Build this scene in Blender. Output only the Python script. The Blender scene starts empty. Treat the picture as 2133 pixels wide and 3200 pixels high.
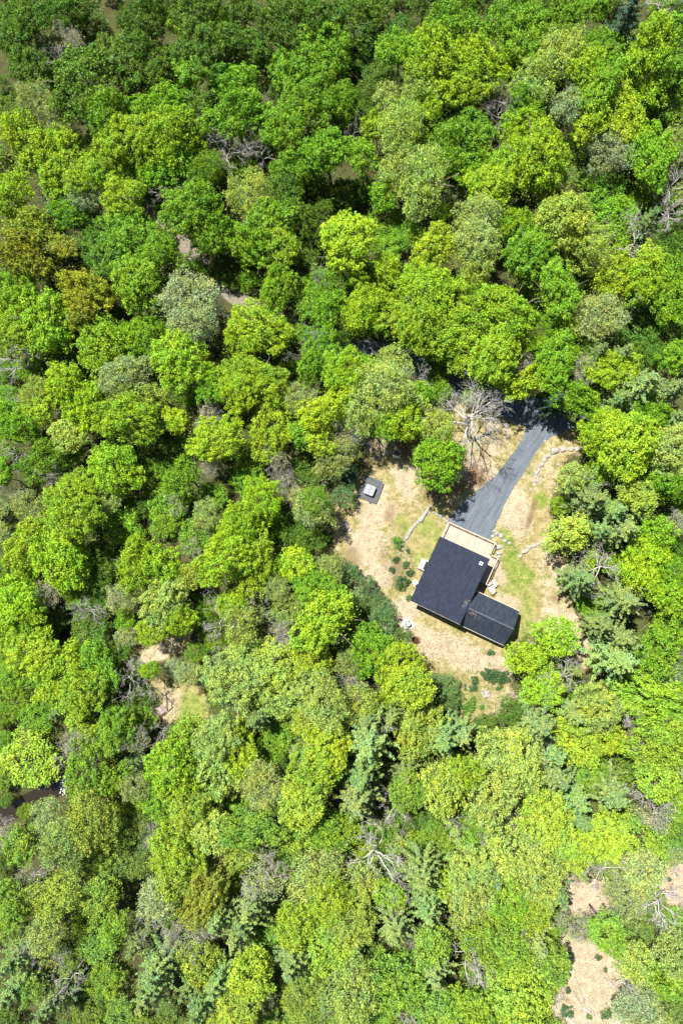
import bpy, math, random
import numpy as np
from mathutils import Vector, Matrix, Euler
from mathutils import noise as mnoise
random.seed(7)
R = math.radians
S = bpy.context.scene
COL = S.collection

# ------------------------------------------------------------ camera
PW, PH, F = 2133.0, 3200.0, 2133.0          # photo size and focal length in its pixels
CAM_H = 133.0
cam = bpy.data.cameras.new('camera')
cam.sensor_fit = 'VERTICAL'; cam.sensor_height = 36.0; cam.sensor_width = 24.0
cam.lens = 36.0 * F / PH
cam.clip_start = 1.0; cam.clip_end = 2000.0
camo = bpy.data.objects.new('camera', cam); COL.objects.link(camo)
camo.location = (0, 0, CAM_H)
camo.rotation_euler = (R(5.6), R(4.4), 0)
S.camera = camo
CR = Euler(camo.rotation_euler).to_matrix()

def P(px, py, z=0.0):
    """pixel of the photo -> point of the place at height z"""
    d = CR @ Vector(((px - PW / 2) / F, -(py - PH / 2) / F, -1.0))
    t = (z - CAM_H) / d.z
    return Vector((d.x * t, d.y * t, z))

# ------------------------------------------------------------ light
SUN_EL, SUN_DIR = 64.0, Vector((-0.62, 0.785, 0)).normalized()
w = bpy.data.worlds.new('World'); S.world = w; w.use_nodes = True
nt = w.node_tree; nt.nodes.clear()
sky = nt.nodes.new('ShaderNodeTexSky'); sky.sky_type = 'NISHITA'; sky.sun_disc = False
sky.sun_elevation = R(SUN_EL); sky.sun_rotation = math.atan2(SUN_DIR.x, SUN_DIR.y)
bg = nt.nodes.new('ShaderNodeBackground'); bg.inputs[1].default_value = 0.05
wo = nt.nodes.new('ShaderNodeOutputWorld')
nt.links.new(sky.outputs[0], bg.inputs[0]); nt.links.new(bg.outputs[0], wo.inputs[0])
sun = bpy.data.lights.new('sun', 'SUN'); sun.energy = 5.0; sun.angle = R(0.5); sun.color = (1.0, 0.955, 0.88)
suno = bpy.data.objects.new('sun', sun); COL.objects.link(suno)
sd = Vector((SUN_DIR.x * math.cos(R(SUN_EL)), SUN_DIR.y * math.cos(R(SUN_EL)), math.sin(R(SUN_EL))))
suno.rotation_euler = sd.to_track_quat('Z', 'Y').to_euler(); suno.location = (0, 0, 90)
S.view_settings.view_transform = 'Standard'; S.view_settings.look = 'None'
S.view_settings.gamma = 1.0; S.view_settings.use_curve_mapping = False
S.view_settings.exposure = 1.2
S.cycles.diffuse_bounces = 2; S.cycles.max_bounces = 6

# ------------------------------------------------------------ helpers
def tag(o, label=None, cat=None, group=None, kind=None):
    if label: o['label'] = label
    if cat: o['category'] = cat
    if group: o['group'] = group
    if kind: o['kind'] = kind
    return o

def empty(name, loc, label=None, cat=None, group=None):
    o = bpy.data.objects.new(name, None); COL.objects.link(o); o.location = loc
    o.empty_display_size = 0.3
    return tag(o, label, cat, group)

def place(name, me, parent=None, m=None):
    o = bpy.data.objects.new(name, me); COL.objects.link(o)
    if m is not None and not me.materials: me.materials.append(m)
    if parent: o.parent = parent
    return o

class MB:
    """collects shapes into one mesh"""
    def __init__(s): s.v = []; s.f = []
    def add(s, v, f):
        n = len(s.v); s.v += [tuple(p) for p in v]; s.f += [tuple(i + n for i in q) for q in f]; return s
    def prism(s, pts, z0, z1):
        """pts: 2D or 3D outline; z0/z1 numbers or lists"""
        n = len(pts)
        a = sum(pts[i][0] * pts[(i + 1) % n][1] - pts[(i + 1) % n][0] * pts[i][1] for i in range(n))
        if a < 0: pts = list(reversed(pts)); z0 = list(reversed(z0)) if isinstance(z0, list) else z0; z1 = list(reversed(z1)) if isinstance(z1, list) else z1
        g0 = z0 if isinstance(z0, list) else [z0] * n
        g1 = z1 if isinstance(z1, list) else [z1] * n
        v = [(p[0], p[1], g0[i]) for i, p in enumerate(pts)] + [(p[0], p[1], g1[i]) for i, p in enumerate(pts)]
        f = [tuple(range(n - 1, -1, -1)), tuple(range(n, 2 * n))] + [(i, (i + 1) % n, n + (i + 1) % n, n + i) for i in range(n)]
        return s.add(v, f)
    def bar(s, a, b, wd, z0, z1):
        """upright board from a to b in plan"""
        a = Vector(a[:2]); b = Vector(b[:2]); d = (b - a).normalized(); n = Vector((-d.y, d.x)) * wd / 2
        return s.prism([a - n, b - n, b + n, a + n], z0, z1)
    def box(s, c, u, hx, hy, z0, z1):
        c = Vector(c[:2]); u = Vector(u[:2]).normalized(); v = Vector((-u.y, u.x))
        return s.prism([c - u * hx - v * hy, c + u * hx - v * hy, c + u * hx + v * hy, c - u * hx + v * hy], z0, z1)
    def cyl(s, c, r, z0, z1, n=20, r2=None):
        r2 = r if r2 is None else r2
        v = [(c[0] + r * math.cos(2 * math.pi * i / n), c[1] + r * math.sin(2 * math.pi * i / n), z0) for i in range(n)]
        v += [(c[0] + r2 * math.cos(2 * math.pi * i / n), c[1] + r2 * math.sin(2 * math.pi * i / n), z1) for i in range(n)]
        return s.add(v, [tuple(range(n - 1, -1, -1)), tuple(range(n, 2 * n))] + [(i, (i + 1) % n, n + (i + 1) % n, n + i) for i in range(n)])
    def lathe(s, c, prof, n=20):
        v = []
        for r, z in prof:
            v += [(c[0] + r * math.cos(2 * math.pi * i / n), c[1] + r * math.sin(2 * math.pi * i / n), c[2] + z) for i in range(n)]
        f = [(k * n + i, k * n + (i + 1) % n, (k + 1) * n + (i + 1) % n, (k + 1) * n + i) for k in range(len(prof) - 1) for i in range(n)]
        f.append(tuple(range((len(prof) - 1) * n, len(prof) * n)))
        return s.add(v, f)
    def tube(s, pts, rad, n=5):
        base = len(s.v); k = len(pts)
        for i, p in enumerate(pts):
            d = (Vector(pts[min(i + 1, k - 1)]) - Vector(pts[max(i - 1, 0)])).normalized()
            a = d.cross(Vector((0.31, 0.17, 0.93))).normalized(); b = d.cross(a)
            for j in range(n):
                t = 2 * math.pi * j / n
                s.v.append(tuple(Vector(p) + (a * math.cos(t) + b * math.sin(t)) * rad[i]))
        for i in range(k - 1):
            for j in range(n):
                s.f.append((base + i * n + j, base + i * n + (j + 1) % n, base + (i + 1) * n + (j + 1) % n, base + (i + 1) * n + j))
        s.f.append(tuple(base + j for j in range(n - 1, -1, -1)))
        s.f.append(tuple(base + (k - 1) * n + j for j in range(n)))
        return s
    def mesh(s, name, org=(0, 0, 0), smooth=False):
        me = bpy.data.meshes.new(name)
        o = Vector(org)
        me.from_pydata([tuple(Vector(p) - o) for p in s.v], [], s.f)
        if smooth: me.polygons.foreach_set('use_smooth', [True] * len(me.polygons))
        me.update(); return me
    def build(s, name, m, parent=None, smooth=False, bevel=0):
        org = parent.location if parent else (0, 0, 0)
        if parent is not None:
            q = parent
            org = Vector(q.location)
            while q.parent: q = q.parent; org += Vector(q.location)
        o = place(name, s.mesh(name, org, smooth), parent)
        o.data.materials.append(m)
        if bevel:
            b = o.modifiers.new('bevel', 'BEVEL'); b.width = bevel; b.segments = 2; b.limit_method = 'ANGLE'
        return o

def nodes(name):
    m = bpy.data.materials.new(name); m.use_nodes = True
    t = m.node_tree; t.nodes.clear()
    out = t.nodes.new('ShaderNodeOutputMaterial'); b = t.nodes.new('ShaderNodeBsdfPrincipled')
    t.links.new(b.outputs[0], out.inputs[0])
    return m, t, b, out

def N(t, typ, **k):
    n = t.nodes.new(typ)
    for a, v in k.items():
        if a.startswith('i_'):
            n.inputs[int(a[2:])].default_value = v
        else: setattr(n, a, v)
    return n

def noise(t, vec, scale, detail=4, rough=0.55):
    n = t.nodes.new('ShaderNodeTexNoise'); n.inputs['Scale'].default_value = scale
    n.inputs['Detail'].default_value = detail; n.inputs['Roughness'].default_value = rough
    if vec is not None: t.links.new(vec, n.inputs['Vector'])
    return n.outputs[0]

def ramp(t, fac, stops):
    r = t.nodes.new('ShaderNodeValToRGB'); e = r.color_ramp.elements
    while len(e) < len(stops): e.new(0.5)
    for i, (p, c) in enumerate(stops):
        e[i].position = p; e[i].color = (*c, 1) if len(c) == 3 else c
    t.links.new(fac, r.inputs[0]); return r.outputs[0]

def mixc(t, fac, a, b, mode='MIX'):
    n = t.nodes.new('ShaderNodeMix'); n.data_type = 'RGBA'; n.blend_type = mode
    for s, v in ((0, fac), (6, a), (7, b)):
        if isinstance(v, (int, float)): n.inputs[s].default_value = v
        elif isinstance(v, tuple): n.inputs[s].default_value = (*v, 1)
        else: t.links.new(v, n.inputs[s])
    return n.outputs[2]

def mathn(t, op, a, b=0.0, c=None, clamp=False):
    n = t.nodes.new('ShaderNodeMath'); n.operation = op; n.use_clamp = clamp
    for s, v in enumerate((a, b) if c is None else (a, b, c)):
        if isinstance(v, (int, float)): n.inputs[s].default_value = v
        else: t.links.new(v, n.inputs[s])
    return n.outputs[0]

def sstep(t, x, lo, hi):
    n = t.nodes.new('ShaderNodeMapRange'); n.interpolation_type = 'SMOOTHSTEP'
    n.inputs[1].default_value = lo; n.inputs[2].default_value = hi
    t.links.new(x, n.inputs[0]); return n.outputs[0]

def bump(t, b, h, dist, strength=1.0):
    n = t.nodes.new('ShaderNodeBump'); n.inputs['Strength'].default_value = strength
    n.inputs['Distance'].default_value = dist
    t.links.new(h, n.inputs['Height']); t.links.new(n.outputs[0], b.inputs['Normal'])

def simple(name, c, rough=0.7, var=0.25, scale=3.0, metallic=0.0, spec=0.5):
    m, t, b, _ = nodes(name)
    g = N(t, 'ShaderNodeNewGeometry').outputs['Position']
    n1 = noise(t, g, scale, 5)
    col = ramp(t, n1, [(0.3, tuple(x * (1 - var) for x in c)), (0.7, tuple(min(1, x * (1 + var)) for x in c))])
    t.links.new(col, b.inputs['Base Color'])
    b.inputs['Roughness'].default_value = rough; b.inputs['Metallic'].default_value = metallic
    b.inputs['Specular IOR Level'].default_value = spec
    bump(t, b, noise(t, g, scale * 6, 3), 0.01)
    return m

# ------------------------------------------------------------ materials
def leaf_material(name, transl=0.20, hue=0.3):
    m, t, b, out = nodes(name)
    oi = N(t, 'ShaderNodeObjectInfo'); g = N(t, 'ShaderNodeNewGeometry')
    rnd = g.outputs['Random Per Island']
    f = N(t, 'ShaderNodeMapRange'); t.links.new(rnd, f.inputs[0]); f.inputs[3].default_value = 0.62; f.inputs[4].default_value = 1.38
    v = N(t, 'ShaderNodeVectorMath', operation='SCALE'); t.links.new(oi.outputs['Color'], v.inputs[0]); t.links.new(f.outputs[0], v.inputs['Scale'])
    # patches of slightly warmer and cooler foliage through a crown
    big = noise(t, g.outputs['Position'], 0.33, 2)
    warm = mixc(t, 1.0, v.outputs[0], (1.12, 1.03, 0.85), 'MULTIPLY')
    cool = mixc(t, 1.0, v.outputs[0], (0.84, 0.94, 1.1), 'MULTIPLY')
    col = mixc(t, sstep(t, big, 0.36, 0.64), cool, warm)
    col = mixc(t, sstep(t, noise(t, g.outputs['Position'], 1.1, 3), 0.35, 0.65), mixc(t, 1.0, col, (0.80, 0.84, 0.9), 'MULTIPLY'), mixc(t, 1.0, col, (1.16, 1.12, 1.05), 'MULTIPLY'))
    t.links.new(col, b.inputs['Base Color'])
    b.inputs['Roughness'].default_value = 0.55; b.inputs['Specular IOR Level'].default_value = 0.3
    tr = N(t, 'ShaderNodeBsdfTranslucent')
    tcol = mixc(t, 1.0, col, (1.15, 1.1, 0.5), 'MULTIPLY'); t.links.new(tcol, tr.inputs[0])
    mx = N(t, 'ShaderNodeMixShader'); mx.inputs[0].default_value = transl
    t.links.new(b.outputs[0], mx.inputs[1]); t.links.new(tr.outputs[0], mx.inputs[2]); t.links.new(mx.outputs[0], out.inputs[0])
    return m
M_LEAF = leaf_material('broad_leaves')
M_NEEDLE = leaf_material('pine_needles', 0.15)
M_BARK = simple('bark', (0.13, 0.10, 0.075), 0.9, 0.4, 2.0)
M_DEAD = simple('weathered_wood', (0.43, 0.41, 0.38), 0.85, 0.25, 1.5)
M_GREYBARK = simple('grey_bark', (0.34, 0.32, 0.28), 0.9, 0.3, 1.5)
M_STONE = simple('fieldstone', (0.26, 0.245, 0.215), 0.9, 0.3, 2.5)
M_DARKSTONE = simple('brown_stone', (0.25, 0.20, 0.17), 0.9, 0.35, 2.5)
M_WHITE = simple('white_plastic', (0.50, 0.50, 0.53), 0.4, 0.05, 4)
M_CONC = simple('pale_concrete', (0.42, 0.38, 0.34), 0.85, 0.12, 3)
M_BLACK = simple('black_metal', (0.015, 0.015, 0.017), 0.5, 0.2, 3)
M_SIDING = simple('black_siding', (0.018, 0.018, 0.02), 0.6, 0.3, 2)
M_COVER = simple('tub_cover', (0.19, 0.20, 0.22), 0.55, 0.12, 2)
M_FASCIA = simple('fascia', (0.33, 0.31, 0.29), 0.6, 0.15, 3)
M_ASH = simple('ash', (0.06, 0.055, 0.05), 1.0, 0.5, 4)
M_LOG = simple('fallen_log', (0.24, 0.21, 0.18), 0.95, 0.4, 2)
m, t, b, _ = nodes('glass'); b.inputs['Base Color'].default_value = (0.02, 0.025, 0.03, 1); b.inputs['Roughness'].default_value = 0.05; M_GLASS = m

def board_material(name, c, direction, pitch, groove=0.12, rough=0.7, var=0.15, gloss=0.5, shingle=0.0):
    """boards or shingle courses running along a plan direction"""
    m, t, b, _ = nodes(name)
    g = N(t, 'ShaderNodeNewGeometry').outputs['Position']
    d = Vector(direction[:2]).normalized()
    dv = N(t, 'ShaderNodeVectorMath', operation='DOT_PRODUCT'); t.links.new(g, dv.inputs[0]); dv.inputs[1].default_value = (-d.y, d.x, 0)
    al = N(t, 'ShaderNodeVectorMath', operation='DOT_PRODUCT'); t.links.new(g, al.inputs[0]); al.inputs[1].default_value = (d.x, d.y, 0)
    s = mathn(t, 'DIVIDE', dv.outputs['Value'], pitch)
    fr = mathn(t, 'FRACT', s); idx = mathn(t, 'FLOOR', s)
    edge = mathn(t, 'LESS_THAN', fr, groove)
    wn = N(t, 'ShaderNodeTexWhiteNoise'); wn.noise_dimensions = '2D'
    cx = N(t, 'ShaderNodeCombineXYZ'); t.links.new(idx, cx.inputs[0])
    if shingle:
        off = mathn(t, 'MULTIPLY', idx, 0.37)
        seg = mathn(t, 'FLOOR', mathn(t, 'ADD', mathn(t, 'DIVIDE', al.outputs['Value'], shingle), off))
        t.links.new(seg, cx.inputs[1])
    t.links.new(cx.outputs[0], wn.inputs['Vector'])
    n1 = noise(t, g, 1.3, 5); n2 = noise(t, g, 12, 2)
    v = mathn(t, 'ADD', mathn(t, 'MULTIPLY', wn.outputs[0], 0.9), mathn(t, 'ADD', n1, mathn(t, 'MULTIPLY', n2, 0.5)))
    col = ramp(t, mathn(t, 'MULTIPLY', v, 0.42), [(0.2, tuple(x * (1 - var * 1.6) for x in c)), (0.8, tuple(x * (1 + var * 1.6) for x in c))])
    col = mixc(t, mathn(t, 'MULTIPLY', edge, 0.6), col, tuple(x * 0.35 for x in c))
    t.links.new(col, b.inputs['Base Color'])
    b.inputs['Roughness'].default_value = rough; b.inputs['Specular IOR Level'].default_value = gloss
    bump(t, b, mathn(t, 'ADD', mathn(t, 'SUBTRACT', fr, edge), mathn(t, 'MULTIPLY', n2, 0.8)), 0.02)
    return m

# ------------------------------------------------------------ the ground
CLEAR = [(1150,1375),(1215,1365),(1280,1385),(1420,1370),(1425,1270),(1500,1270),(1600,1280),(1650,1270),(1800,1330),(1832,1400),(1765,1440),(1740,1500),(1725,1570),(1712,1640),(1728,1730),(1760,1765),(1760,1850),(1800,1900),(1830,1950),(1845,2030),(1820,2110),(1690,1945),(1600,2020),(1596,2160),(1535,2230),(1450,2255),(1425,2120),(1320,2110),(1285,2000),(1215,1885),(1120,1780),(1050,1730),(1045,1620),(1060,1540),(1130,1480)]
CLEAR2 = [(1780,2990),(1840,2960),(1905,2965),(1960,3060),(2030,3130),(2010,3260),(1760,3260),(1735,3090)]
CLEAR3 = [(1770,2740),(1830,2760),(1890,2790),(1900,2850),(1850,2880),(1790,2830)]
CLEAR4 = [(2060,2740),(2150,2690),(2150,2850),(2090,2830)]
CLEAR5 = [(470,2120),(640,2150),(650,2250),(500,2260)]
CLEAR6 = [(415,2030),(560,1980),(600,2010),(520,2070),(430,2075)]
def w2(poly): return np.array([[P(*p).x, P(*p).y] for p in poly])
def sdf(poly, X, Y):
    """signed distance, positive inside"""
    d = np.full(X.shape, 1e9); ins = np.zeros(X.shape, bool); n = len(poly)
    for i in range(n):
        ax, ay = poly[i]; bx, by = poly[(i + 1) % n]
        ex, ey = bx - ax, by - ay; L = ex * ex + ey * ey
        tt = np.clip(((X - ax) * ex + (Y - ay) * ey) / L, 0, 1)
        d = np.minimum(d, np.hypot(X - ax - tt * ex, Y - ay - tt * ey))
        c = (ay > Y) != (by > Y)
        with np.errstate(divide='ignore', invalid='ignore'):
            ins ^= c & (X < (bx - ax) * (Y - ay) / (by - ay) + ax)
    return np.where(ins, d, -d)
def lin_noise(X, Y, s, seed):
    rs = np.random.RandomState(seed); out = np.zeros_like(X)
    for k in range(7):
        a = rs.uniform(0, 6.283); f = rs.uniform(0.6, 1.6) / s; p = rs.uniform(0, 6.283)
        out += np.sin((X * math.cos(a) + Y * math.sin(a)) * f * 6.283 + p)
    return out / 7 * 2
CLW = [w2(c) for c in (CLEAR, CLEAR2, CLEAR3, CLEAR4, CLEAR5, CLEAR6)]
STREAM = [P(*p) for p in [(215,1840),(205,1930),(222,2010),(240,2070),(150,2160),(45,2240),(20,2330),(60,2400),(150,2430),(225,2425)]]
STREAM2 = [P(*p) for p in [(300,2360),(240,2400),(205,2445),(150,2475),(90,2505),(20,2545),(-60,2600),(-200,2680)]]
def dpath(path, X, Y):
    d = np.full(X.shape, 1e9)
    for a, b in zip(path[:-1], path[1:]):
        ex, ey = b.x - a.x, b.y - a.y; L = ex * ex + ey * ey
        tt = np.clip(((X - a.x) * ex + (Y - a.y) * ey) / L, 0, 1)
        d = np.minimum(d, np.hypot(X - a.x - tt * ex, Y - a.y - tt * ey))
    return d
DRIVE_EDGE = [P(*p) for p in [(1533,1688),(1558,1616),(1599,1529),(1635,1480),(1662,1430)]]
ROAD = [P(*p) for p in [(1790,1265),(1700,1292),(1640,1285),(1560,1258),(1480,1225),(1400,1190),(1320,1150),(1240,1115),(1150,1095),(1060,1080),(980,1050),(905,1012)]]
TRACK = [P(*p) for p in [(905,1012),(850,988),(800,962),(740,930),(690,885),(640,835),(590,780),(540,715),(480,640),(420,560)]]
MOUND = P(1622, 1606); MOUND2 = P(1480, 1440)
def height(X, Y):
    cl = np.maximum.reduce([sdf(c, X, Y) for c in CLW])
    f = np.clip(-cl / 14.0, 0, 1)
    rd = np.minimum(dpath(ROAD, X, Y), dpath(TRACK, X, Y))
    f = f * np.clip((rd - 4) / 8.0, 0, 1)
    z = f * (0.8 * lin_noise(X, Y, 34, 3) + 0.25 * lin_noise(X, Y, 9, 5))
    z += 0.5 * np.exp(-((X - MOUND.x) ** 2 / 5.0 + (Y - MOUND.y) ** 2 / 14.0)) * np.clip(dpath(DRIVE_EDGE, X, Y) - .8, 0, 1) * (np.hypot(X - MOUND.x, Y - MOUND.y) < 7)
    st = np.minimum(dpath(STREAM2, X, Y), dpath(STREAM, X, Y) + 0.8)
    z = z * np.clip(st / 10, 0, 1) - 0.9 * np.clip(1 - st / 4.2, 0, 1)
    return z
def hz(x, y): return float(height(np.array([x]), np.array([y]))[0])

x0, x1, y0, y1 = -84, 74, -98, 128
fx = np.arange(x0, x1 + 0.1, 0.5); fy = np.arange(y0, y1 + 0.1, 0.5)
gx = np.concatenate([np.linspace(-330, x0 - 4, 30), fx, np.linspace(x1 + 4, 330, 30)])
gy = np.concatenate([np.linspace(-330, y0 - 4, 30), fy, np.linspace(y1 + 4, 360, 30)])
X, Y = np.meshgrid(gx, gy); nx, ny = len(gx), len(gy)
Z = height(X, Y)
idx = np.arange(nx * ny).reshape(ny, nx)
q = np.stack([idx[:-1, :-1], idx[:-1, 1:], idx[1:, 1:], idx[1:, :-1]], -1).reshape(-1, 4)
me = bpy.data.meshes.new('ground')
me.vertices.add(nx * ny); me.vertices.foreach_set('co', np.stack([X, Y, Z], -1).reshape(-1).astype(np.float32))
me.loops.add(len(q) * 4); me.loops.foreach_set('vertex_index', q.reshape(-1).astype(np.int32))
me.polygons.add(len(q)); me.polygons.foreach_set('loop_start', (np.arange(len(q)) * 4).astype(np.int32))
me.polygons.foreach_set('loop_total', np.full(len(q), 4, np.int32)); me.polygons.foreach_set('use_smooth', np.ones(len(q), bool))
me.update(); me.validate()
def attr(name, val):
    a = me.attributes.new(name, 'FLOAT', 'POINT'); a.data.foreach_set('value', val.reshape(-1).astype(np.float32))
def blobs(lst, soft=1.0):
    out = np.zeros(X.shape)
    for px, py, rx, ry, ang, s in lst:
        c = P(px, py); a = R(ang); dx, dy = X - c.x, Y - c.y
        u = (dx * math.cos(a) + dy * math.sin(a)) / (rx / 16.0); v = (-dx * math.sin(a) + dy * math.cos(a)) / (ry / 16.0)
        out = np.maximum(out, s * np.clip(1.5 - np.sqrt(u * u + v * v), 0, 1))
    return out
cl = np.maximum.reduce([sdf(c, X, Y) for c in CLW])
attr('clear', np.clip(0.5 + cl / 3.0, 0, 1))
attr('straw', blobs([(1602,1610,58,80,-10,1),(1590,1560,50,60,0,1),(1300,1450,28,60,15,1),(1265,1510,30,70,20,.9),(1180,1600,70,55,0,.85),
 (1150,1700,70,80,-10,.8),(1190,1800,40,100,-60,.9),(1250,1920,45,90,-60,.9),(1330,2010,80,50,-25,1),(1440,2040,110,45,-25,1),(1540,2075,60,35,-25,.9),
 (1500,1480,60,55,30,.9),(1570,1320,60,22,20,.4),(1530,1400,60,50,0,.55),(1730,1800,50,110,20,.6),(1760,1960,60,90,30,.9),(1560,1790,18,50,20,.9),(1590,1880,45,22,-25,1),(1690,1480,60,70,0,.5),
 (1200,1400,45,40,0,.8),(1720,1400,60,40,0,.5),(1860,3080,140,150,0,1),(1840,2820,70,70,0,1),(2110,2770,80,80,0,1),(530,2200,60,50,0,.8),(490,2040,80,30,20,.8),(1180,1560,40,80,0,.6),(1560,2180,60,60,0,.5)]))
attr('green', blobs([(1585,1690,22,60,20,1),(1600,1760,30,60,10,1),(1625,1800,50,40,0,.9),(1600,1840,45,30,0,.8),(1650,1880,30,60,20,.7),(1690,1560,26,30,0,1),(1340,1660,50,60,25,.7),(1330,1740,50,60,20,.7),
 (1260,1640,30,50,30,.75),(1380,1600,30,20,0,.6),(1630,1950,40,70,20,.7),(1420,1960,30,16,-25,.6),(1560,1660,30,20,0,.7),(1540,2010,60,30,-25,.3),(1640,1450,20,60,25,.6),(1470,1390,40,30,0,.5),(1470,2190,60,50,0,.6),(1330,2130,60,30,0,.6),(600,2210,60,60,0,.8),(480,2190,30,50,0,.8),(1380,1440,60,30,0,.3),(1250,1830,20,30,0,.6)]))
attr('brown', blobs([(1216,1605,20,40,-20,.75),(1228,1640,24,14,0,.6),(1200,1740,20,34,0,.6),(1240,1785,28,60,10,.8),(1320,2095,70,28,0,.6),(1330,1540,30,50,0,.4),(1400,1535,75,30,20,1),(1490,1490,30,50,30,.8),(1270,1400,60,45,0,.9),
 (1100,1740,35,45,0,.7),(1740,1870,30,25,0,.6),(1660,1600,12,60,-20,.8),(1300,2000,14,16,0,.8),(1440,2130,90,30,-10,.5),(1510,1410,18,40,0,.5)]))
def dk(l): return [(a, tuple(x * .90 for x in c)) for a, c in l]
m, t, b, _ = nodes('ground')
g = N(t, 'ShaderNodeNewGeometry').outputs['Position']
def A(n): return N(t, 'ShaderNodeAttribute', attribute_name=n).outputs['Fac']
n_big = noise(t, g, 0.22, 5); n_mid = noise(t, g, 0.75, 8, 0.72); n_fine = noise(t, g, 5.0, 5, 0.7); n_vf = noise(t, g, 16.0, 3, 0.7)
mixn = mathn(t, 'ADD', mathn(t, 'MULTIPLY', n_mid, 0.6), mathn(t, 'MULTIPLY', n_fine, 0.4))
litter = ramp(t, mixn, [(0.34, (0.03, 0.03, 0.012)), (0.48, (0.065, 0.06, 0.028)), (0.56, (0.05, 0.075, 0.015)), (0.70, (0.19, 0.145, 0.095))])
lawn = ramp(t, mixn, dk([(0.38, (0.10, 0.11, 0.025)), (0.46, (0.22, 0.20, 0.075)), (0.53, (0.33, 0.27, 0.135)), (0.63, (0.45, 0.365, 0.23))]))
straw = ramp(t, mathn(t, 'ADD', mathn(t, 'MULTIPLY', n_fine, 0.65), mathn(t, 'MULTIPLY', n_mid, 0.35)), dk([(0.37, (0.16, 0.115, 0.065)), (0.46, (0.32, 0.245, 0.165)), (0.54, (0.43, 0.36, 0.25)), (0.64, (0.54, 0.47, 0.36))]))
green = ramp(t, mixn, [(0.40, (0.06, 0.13, 0.015)), (0.49, (0.13, 0.20, 0.03)), (0.58, (0.29, 0.26, 0.09))])
brown = ramp(t, n_fine, [(0.3, (0.06, 0.035, 0.02)), (0.6, (0.20, 0.13, 0.07)), (0.8, (0.34, 0.25, 0.16))])
pert = mathn(t, 'MULTIPLY', mathn(t, 'SUBTRACT', mathn(t, 'ADD', mathn(t, 'MULTIPLY', n_mid, 0.6), mathn(t, 'ADD', mathn(t, 'MULTIPLY', n_big, 0.4), mathn(t, 'MULTIPLY', n_fine, 0.6))), 0.80), 2.6)
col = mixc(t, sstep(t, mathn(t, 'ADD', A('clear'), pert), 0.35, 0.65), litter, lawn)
cv = A('clear')
def layer(col, name, c, lo=0.35, hi=0.62):
    return mixc(t, mathn(t, 'MULTIPLY', sstep(t, mathn(t, 'ADD', A(name), pert), lo, hi), sstep(t, A(name), 0.02, 0.2)), col, c)
col = layer(col, 'straw', straw, 0.3, 0.7); col = layer(col, 'green', green, 0.3, 1.0); col = layer(col, 'brown', brown, 0.35, 1.0)
t.links.new(col, b.inputs['Base Color']); b.inputs['Roughness'].default_value = 1.0; b.inputs['Specular IOR Level'].default_value = 0.1
bump(t, b, mathn(t, 'ADD', n_fine, mathn(t, 'MULTIPLY', n_vf, 0.5)), 0.10)
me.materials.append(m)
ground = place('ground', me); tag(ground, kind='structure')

def strip(name, path, widths, m, dz, seed=0, n_sub=6):
    rnd = random.Random(seed); pts = []
    for i in range(len(path) - 1):
        for k in range(n_sub):
            s = k / n_sub; pm = path[max(i - 1, 0)]; a = path[i]; b_ = path[i + 1]; c = path[min(i + 2, len(path) - 1)]
            p = 0.5 * ((2 * a) + (b_ - pm) * s + (2 * pm - 5 * a + 4 * b_ - c) * s * s + (3 * a - pm - 3 * b_ + c) * s ** 3)
            wd = widths[i] * (1 - s) + widths[i + 1] * s; pts.append((p, wd))
    pts.append((path[-1], widths[-1]))
    mb = MB(); NW = 8
    for i, (p, wd) in enumerate(pts):
        d = (pts[min(i + 1, len(pts) - 1)][0] - pts[max(i - 1, 0)][0]).normalized(); nrm = Vector((-d.y, d.x, 0))
        wl = wd / 2 + rnd.uniform(-.12, .12); wr = wd / 2 + rnd.uniform(-.12, .12)
        for k in range(NW + 1):
            u = -wl + (wl + wr) * k / NW; qp = p + nrm * u
            z = dz if callable(dz) is False and name == 'stream' else None
            mb.v.append((qp.x, qp.y, dz if name == 'stream' else hz(qp.x, qp.y) + dz))
    for i in range(len(pts) - 1):
        for k in range(NW):
            a = i * (NW + 1) + k; mb.f.append((a, a + 1, a + NW + 2, a + NW + 1))
    o = mb.build(name, m, smooth=True); tag(o, kind='structure'); return o

# asphalt
m, t, b, _ = nodes('asphalt')
g = N(t, 'ShaderNodeNewGeometry').outputs['Position']
dd = (P(1660, 1340) - P(1470, 1650)).normalized()
mp = N(t, 'ShaderNodeMapping', vector_type='TEXTURE'); t.links.new(g, mp.inputs[0]); mp.inputs['Rotation'].default_value = (0, 0, math.atan2(dd.y, dd.x)); mp.inputs['Scale'].default_value = (7.0, 0.9, 1)
stre = noise(t, mp.outputs[0], 1.6, 5, 0.6); fine = noise(t, g, 14, 3, 0.8); sp = noise(t, g, 4.5, 4, 0.75)
v = mathn(t, 'ADD', mathn(t, 'MULTIPLY', stre, 0.40), mathn(t, 'ADD', mathn(t, 'MULTIPLY', fine, 0.28), mathn(t, 'MULTIPLY', sp, 0.32)))
col = ramp(t, v, [(0.3, (0.055, 0.067, 0.083)), (0.46, (0.080, 0.098, 0.120)), (0.56, (0.115, 0.137, 0.162)), (0.70, (0.24, 0.25, 0.26))])
t.links.new(col, b.inputs['Base Color']); b.inputs['Roughness'].default_value = 0.9; b.inputs['Specular IOR Level'].default_value = 0.25
bump(t, b, fine, 0.02); M_ASPHALT = m
M_GRAVEL = simple('gravel', (0.16, 0.14, 0.105), 1.0, 0.35, 3.0)
M_WATER, t, b, _ = nodes('stream_water')
b.inputs['Base Color'].default_value = (0.022, 0.016, 0.010, 1); b.inputs['Roughness'].default_value = 0.12
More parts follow.
